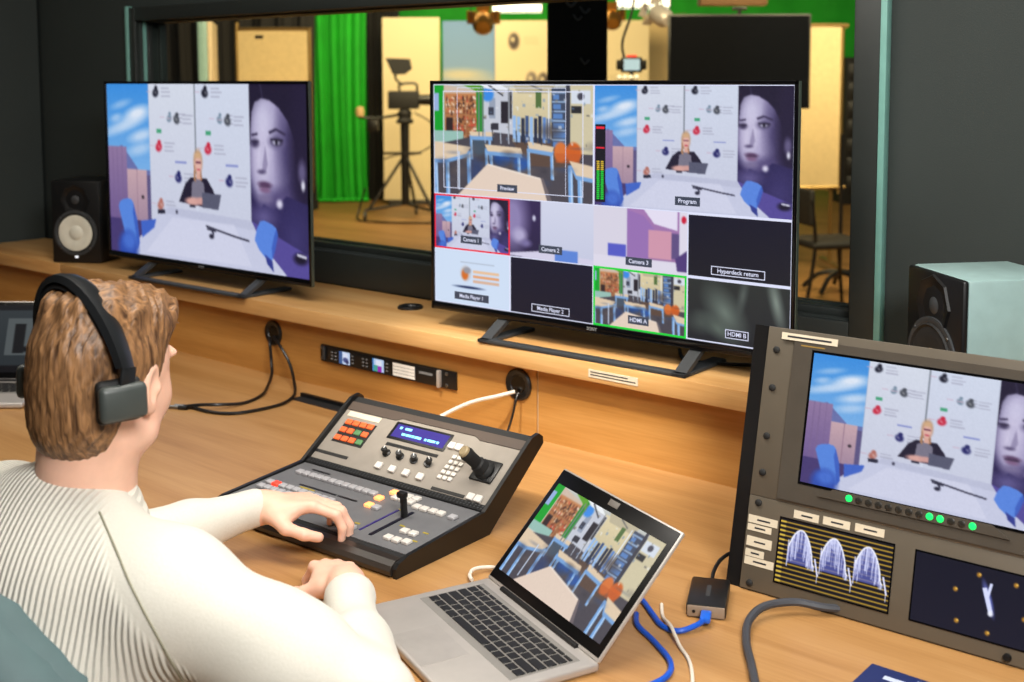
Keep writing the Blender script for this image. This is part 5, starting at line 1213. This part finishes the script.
B().span(-.12, .12, -.25, .25, 0, .03, .005).out('foot', m_black, pn)

fl = thing('black_flag', 'tall narrow black flag panel standing between the cream banners', 'flag panel', (-2.985, 4.0, 0), (0, 0, FZ))
B().span(-.125, .125, -.02, .02, .12, 2.2, .006).out('panel', m_blackm, fl)
B().cyl((0, .03, 0.02), (0, .03, 2.0), .014, n=10).out('pole', m_black, fl)
B().span(-.2, .2, -.2, .2, 0, .02, .004).out('base_plate', m_black, fl)
for (x, z, s_) in [(-.03, 1.86, 1), (.03, 1.83, .8), (.0, 1.80, .7), (.03, 1.62, .7)]: B().tube([(x - .025 * s_, -.024, z + .02 * s_), (x, -.034, z - .012 * s_), (x + .025 * s_, -.024, z + .01 * s_)], .006 * s_, n=6).out('clamp', m_grey, fl)

bs = thing('studio_display', 'large black display on a stand in the studio with a webcam on top', 'display', (-3.945, 7.09, 0), (0, 0, FZ))
B().span(-.475, .475, -.02, .02, 1.345, 1.975, .006).out('screen_shell', m_black, bs)
B().span(-.463, .463, -.0215, -.02, 1.357, 1.963).out('screen', m_offscreen, bs, smooth=False)
B().span(-.2, .2, .02, .06, 1.5, 1.8, .01).out('rear_housing', m_blackm, bs)
B().cyl((0, .06, .06), (0, .06, 1.7), .03, n=14).out('pole', m_black, bs)
for a in (25, 155, 205, 335): B().tube([(0, .06, .1), (.28 * math.cos(R(a)), .06 + .28 * math.sin(R(a)), .03)], .02, n=8).out('leg', m_black, bs)
wc = B().span(-.05, .05, -.015, .015, 2.0, 2.022, .008).out('webcam', m_black, bs); B().span(-.012, .012, -.01, .01, 1.975, 2.0).out('clip', m_black, wc, smooth=False)

# studio camera on its tripod
tc_ = thing('studio_camera', 'black studio camera with viewfinder on a dark wheeled tripod', 'camera', (-9.32, 9.31, 0), (0, 0, FZ))
B().cyl((0, 0, .16), (0, 0, 1.08), .045, .05, n=16).out('column', m_black, tc_)
for k in range(3):
    a = R(200 + 120 * k); fx, fy = .46 * math.cos(a), .46 * math.sin(a)
    l_ = B().tube([(0, 0, .72), (fx * .9, fy * .9, .12)], .018, n=8).out('leg', m_black, tc_)
    B().tube([(0, 0, .17), (fx, fy, .11)], .016, n=8).out('spreader', m_black, tc_)
    w_ = B().cyl((fx - .015, fy, .05), (fx + .015, fy, .05), .05, n=16).out('castor', m_dgrey, tc_); B().cyl((fx, fy, .06), (fx, fy, .13), .012, n=8).out('castor_stem', m_steel, w_)
B().lathe([(.09, 0), (.1, .03), (.07, .06), (.08, .12), (.05, .16), (0, .16)], n=20).out('fluid_head', m_blackm, tc_, loc=(0, 0, 1.06))
B().span(-.18, .16, -.07, .07, 1.22, 1.42, .015).out('camera_body', m_blackm, tc_)
B().cyl((.16, 0, 1.32), (.44, 0, 1.32), .055, .07, n=18).out('lens', m_black, tc_); B().span(.42, .54, -.08, .08, 1.25, 1.40, .01).out('lens_hood', m_black, tc_)
B().tube([(-.05, 0, 1.42), (-.05, 0, 1.49), (.12, 0, 1.50), (.14, 0, 1.42)], .014, n=8).out('top_handle', m_black, tc_)
va = B().tube([(-.02, 0, 1.48), (-.1, 0, 1.56), (-.08, 0, 1.62)], .014, n=8).out('viewfinder_arm', m_black, tc_)
B().prism([(-.20, 1.78), (.06, 1.77), (.08, 1.66), (0, 1.6), (-.12, 1.6)], -.08, .08, axis='y').out('viewfinder', m_blackm, tc_, smooth=False)
B().tube([(-.05, .05, 1.16), (-.3, .05, 1.12), (-.52, .05, 1.13)], .016, n=8).out('pan_handle', m_black, tc_)
B().lathe([(.0, 0), (.045, .01), (.05, .06), (.04, .11), (0, .12)], n=14).out('focus_knob', mat('pale_knob', (190, 160, 110), .5), tc_, loc=(-.5, .05, 1.13))
B().span(-.42, -.30, .02, .08, .98, 1.10, .01).out('zoom_control', m_black, tc_)
B().tube([(.1, .05, 1.18), (.3, .06, 1.05), (.32, .06, .85), (.12, .06, .72), (-.05, .06, .72), (-.25, .06, .66)], .009, n=6).out('cable_loop', m_black, tc_)
B().span(-.25, .18, -.05, .05, .72, .745, .005).out('control_bar', m_black, tc_)
tag(B().tube([(-9.62, 8.98, .35), (-9.66, 8.93, .12), (-9.55, 8.82, .012), (-9.2, 8.86, .012), (-8.8, 9.1, .012), (-8.4, 9.3, .012)], .012, n=6).out('camera_cable', m_black), 'black cable trailing over the studio floor from the tripod', 'cable')

# small lit field monitor on a stand
fm = thing('field_monitor', 'small lit field monitor with a red tally light on a stand in the studio', 'monitor', (-3.967, 5.851, 0), (0, 0, FZ))
B().span(-.062, .062, -.02, .02, 1.585, 1.675, .006).out('shell', m_black, fm)
B().span(-.047, .047, -.0215, -.02, 1.598, 1.663).out('screen', mat('pale_lit_screen', (30, 30, 34), .3, emit=(206, 226, 226), estr=1.0), fm, smooth=False)
B().span(-.03, .03, -.015, .005, 1.675, 1.688, .003).out('tally_light', mat('tally_red', (160, 20, 14), .4, emit=(236, 40, 24), estr=1.0), fm)
for sx in (-1, 1): B().span(sx * .075 - .014, sx * .075 + .014, -.012, .012, 1.60, 1.66, .004).out('side_grip', m_black, fm)
B().cyl((0, 0, .03), (0, 0, 1.585), .012, n=10).out('pole', m_black, fm)
for k in range(3): a = R(30 + 120 * k); B().tube([(0, 0, .5), (.38 * math.cos(a), .38 * math.sin(a), .012)], .011, n=6).out('leg', m_black, fm)
for k in range(4): B().ball((-.075 + k * .034, -.02, 1.555), .016, n=10).out('clamp_knob', m_white, fm)
tag(B().tube([(-3.985, 5.85, 1.6), (-4.02, 5.83, 1.75), (-3.97, 5.86, 1.95), (-3.95, 5.88, 2.2), (-3.94, 5.89, 2.6)], .008, n=6).out('hanging_cable', m_black), 'black cable hanging from above down to the field monitor', 'cable')

# hanging lights
m_glow = mat('panel_glow', (255, 248, 230), .5, emit=(255, 246, 226), estr=2.2); m_brass = mat('brass', (176, 128, 56), .3, metal=.8)
def panel_light(label, loc, w, h):
    t = thing('panel_light', label, 'lamp', loc, (0, 0, FZ), 'hanging studio panel lights')
    B().span(-w / 2, w / 2, -.05, .05, 0, h, .008).out('housing', m_dgrey, t)
    B().span(-w / 2 + .015, w / 2 - .015, -.053, -.05, .012, h - .012).out('diffuser', m_glow, t, smooth=False)
    B().span(-w / 2 + .015, w / 2 - .015, -.045, .045, -.003, .0).out('lower_diffuser', m_glow, t, smooth=False)
    for sx in (-.3, .3): B().cyl((sx * w, 0, h), (sx * w, 0, 3.4 - loc[2]), .008, n=8).out('hanger', m_black, t)
panel_light('glowing white panel light hanging above the sky banner', (-7.72, 9.33, 2.22), .52, .085)
panel_light('glowing white panel light hanging right of the black flag', (-6.75, 10.15, 2.26), .56, .20)
def spot(label, loc, rz, m, s=1.0):
    t = thing('spotlight', label, 'lamp', loc, (0, 0, rz), 'small hanging studio spotlights')
    B().lathe([(.04 * s, 0), (.07 * s, .01), (.075 * s, .12 * s), (.05 * s, .16 * s), (0, .17 * s)], n=16).out('housing', m, t, rot=(R(115), 0, 0))
    B().lathe([(0, .0), (.055 * s, -.004)], n=16).out('lens', m_glow, t, rot=(R(115), 0, 0))
    for k in range(4):
        a = R(90 * k); B().box((0, 0, 0), (.10 * s, .004, .07 * s), mtx=Matrix.Rotation(R(115), 4, 'X') @ Matrix.Rotation(a, 4, 'Z') @ Matrix.Translation((0, .085 * s, -.03 * s)) @ Matrix.Rotation(R(80), 4, 'X')).out('barn_door', m, t, smooth=False)
    B().tube([(-.085 * s, 0, 0), (-.085 * s, .02, .12 * s), (0, .03, .17 * s), (.085 * s, .02, .12 * s), (.085 * s, 0, 0)], .007, n=6).out('yoke', m_black, t)
    B().cyl((0, .03, .17 * s), (0, .03, 3.4 - loc[2]), .010, n=8).out('hanger', m_black, t)
spot('brass spotlight hanging in front of the sky banner', (-7.30, 8.33, 2.10), FZ, m_brass, 1.3)
spot('brass spotlight hanging at the right edge of the black flag', (-6.40, 9.11, 2.12), FZ, m_brass, 1.1)
spot('silver spotlight hanging over the field monitor', (-4.99, 7.665, 2.05), FZ + R(40), m_silver, 1.0)
hb_ = thing('hanging_box', 'flat brown box hanging above the big black studio display', 'box', (-4.48, 7.94, 2.09), (0, 0, FZ))
B().span(-.25, .25, -.08, .08, 0, .22, .008).out('shell', mat('brown_box', (104, 76, 48), .5), hb_)
for sx in (-.2, .2): B().cyl((sx, 0, .22), (sx, 0, 1.3), .008, n=8).out('hanger', m_black, hb_)

# chair, stand and equipment at right
sc_ = thing('studio_chair', 'black stacking chair on the studio floor seen right of the grid television', 'chair', (-3.42, 7.39, 0), (0, 0, R(-38)))
B().box((0, 0, .46), (.42, .42, .05), .02, 3).out('seat', m_blackm, sc_); B().box((0, -.215, .71), (.40, .04, .24), .018, 3).out('backrest', m_blackm, sc_)
for sx in (-1, 1):
    B().tube([(sx * .19, .17, .44), (sx * .21, .22, 0.0)], .013, n=8).out('leg', m_black, sc_)
    B().tube([(sx * .19, -.22, .76), (sx * .19, -.19, .44), (sx * .21, -.27, 0.0)], .013, n=8).out('leg', m_black, sc_)
ls = thing('light_stand', 'black stand with low splayed legs at the right edge of the window', 'stand', (-3.62, 8.02, 0), (0, 0, FZ))
B().cyl((0, 0, .1), (0, 0, 1.15), .014, n=10).out('pole', m_black, ls)
for k in range(5): a = R(10 + 72 * k); B().tube([(0, 0, .16), (.15 * math.cos(a), .15 * math.sin(a), .13), (.26 * math.cos(a), .26 * math.sin(a), .03)], .018, n=6).out('leg', m_black, ls)
er = thing('equipment_cabinet', 'tall black equipment cabinet with a red light at the right of the studio', 'cabinet', (-6.12, 14.12, 0), (0, 0, FZ))
B().span(-.30, .30, -.3, .3, 0, 1.8, .01).out('shell', m_blackm, er)
for k in range(7): B().span(-.26, .26, -.31, -.3, .15 + k * .23, .35 + k * .23, .004).out('panel', m_black, er)
B().ball((-.13, -.312, .66), .02, n=10).out('red_light', mat('red_led', (200, 20, 20), .4, emit=(255, 40, 30), estr=2.0), er)
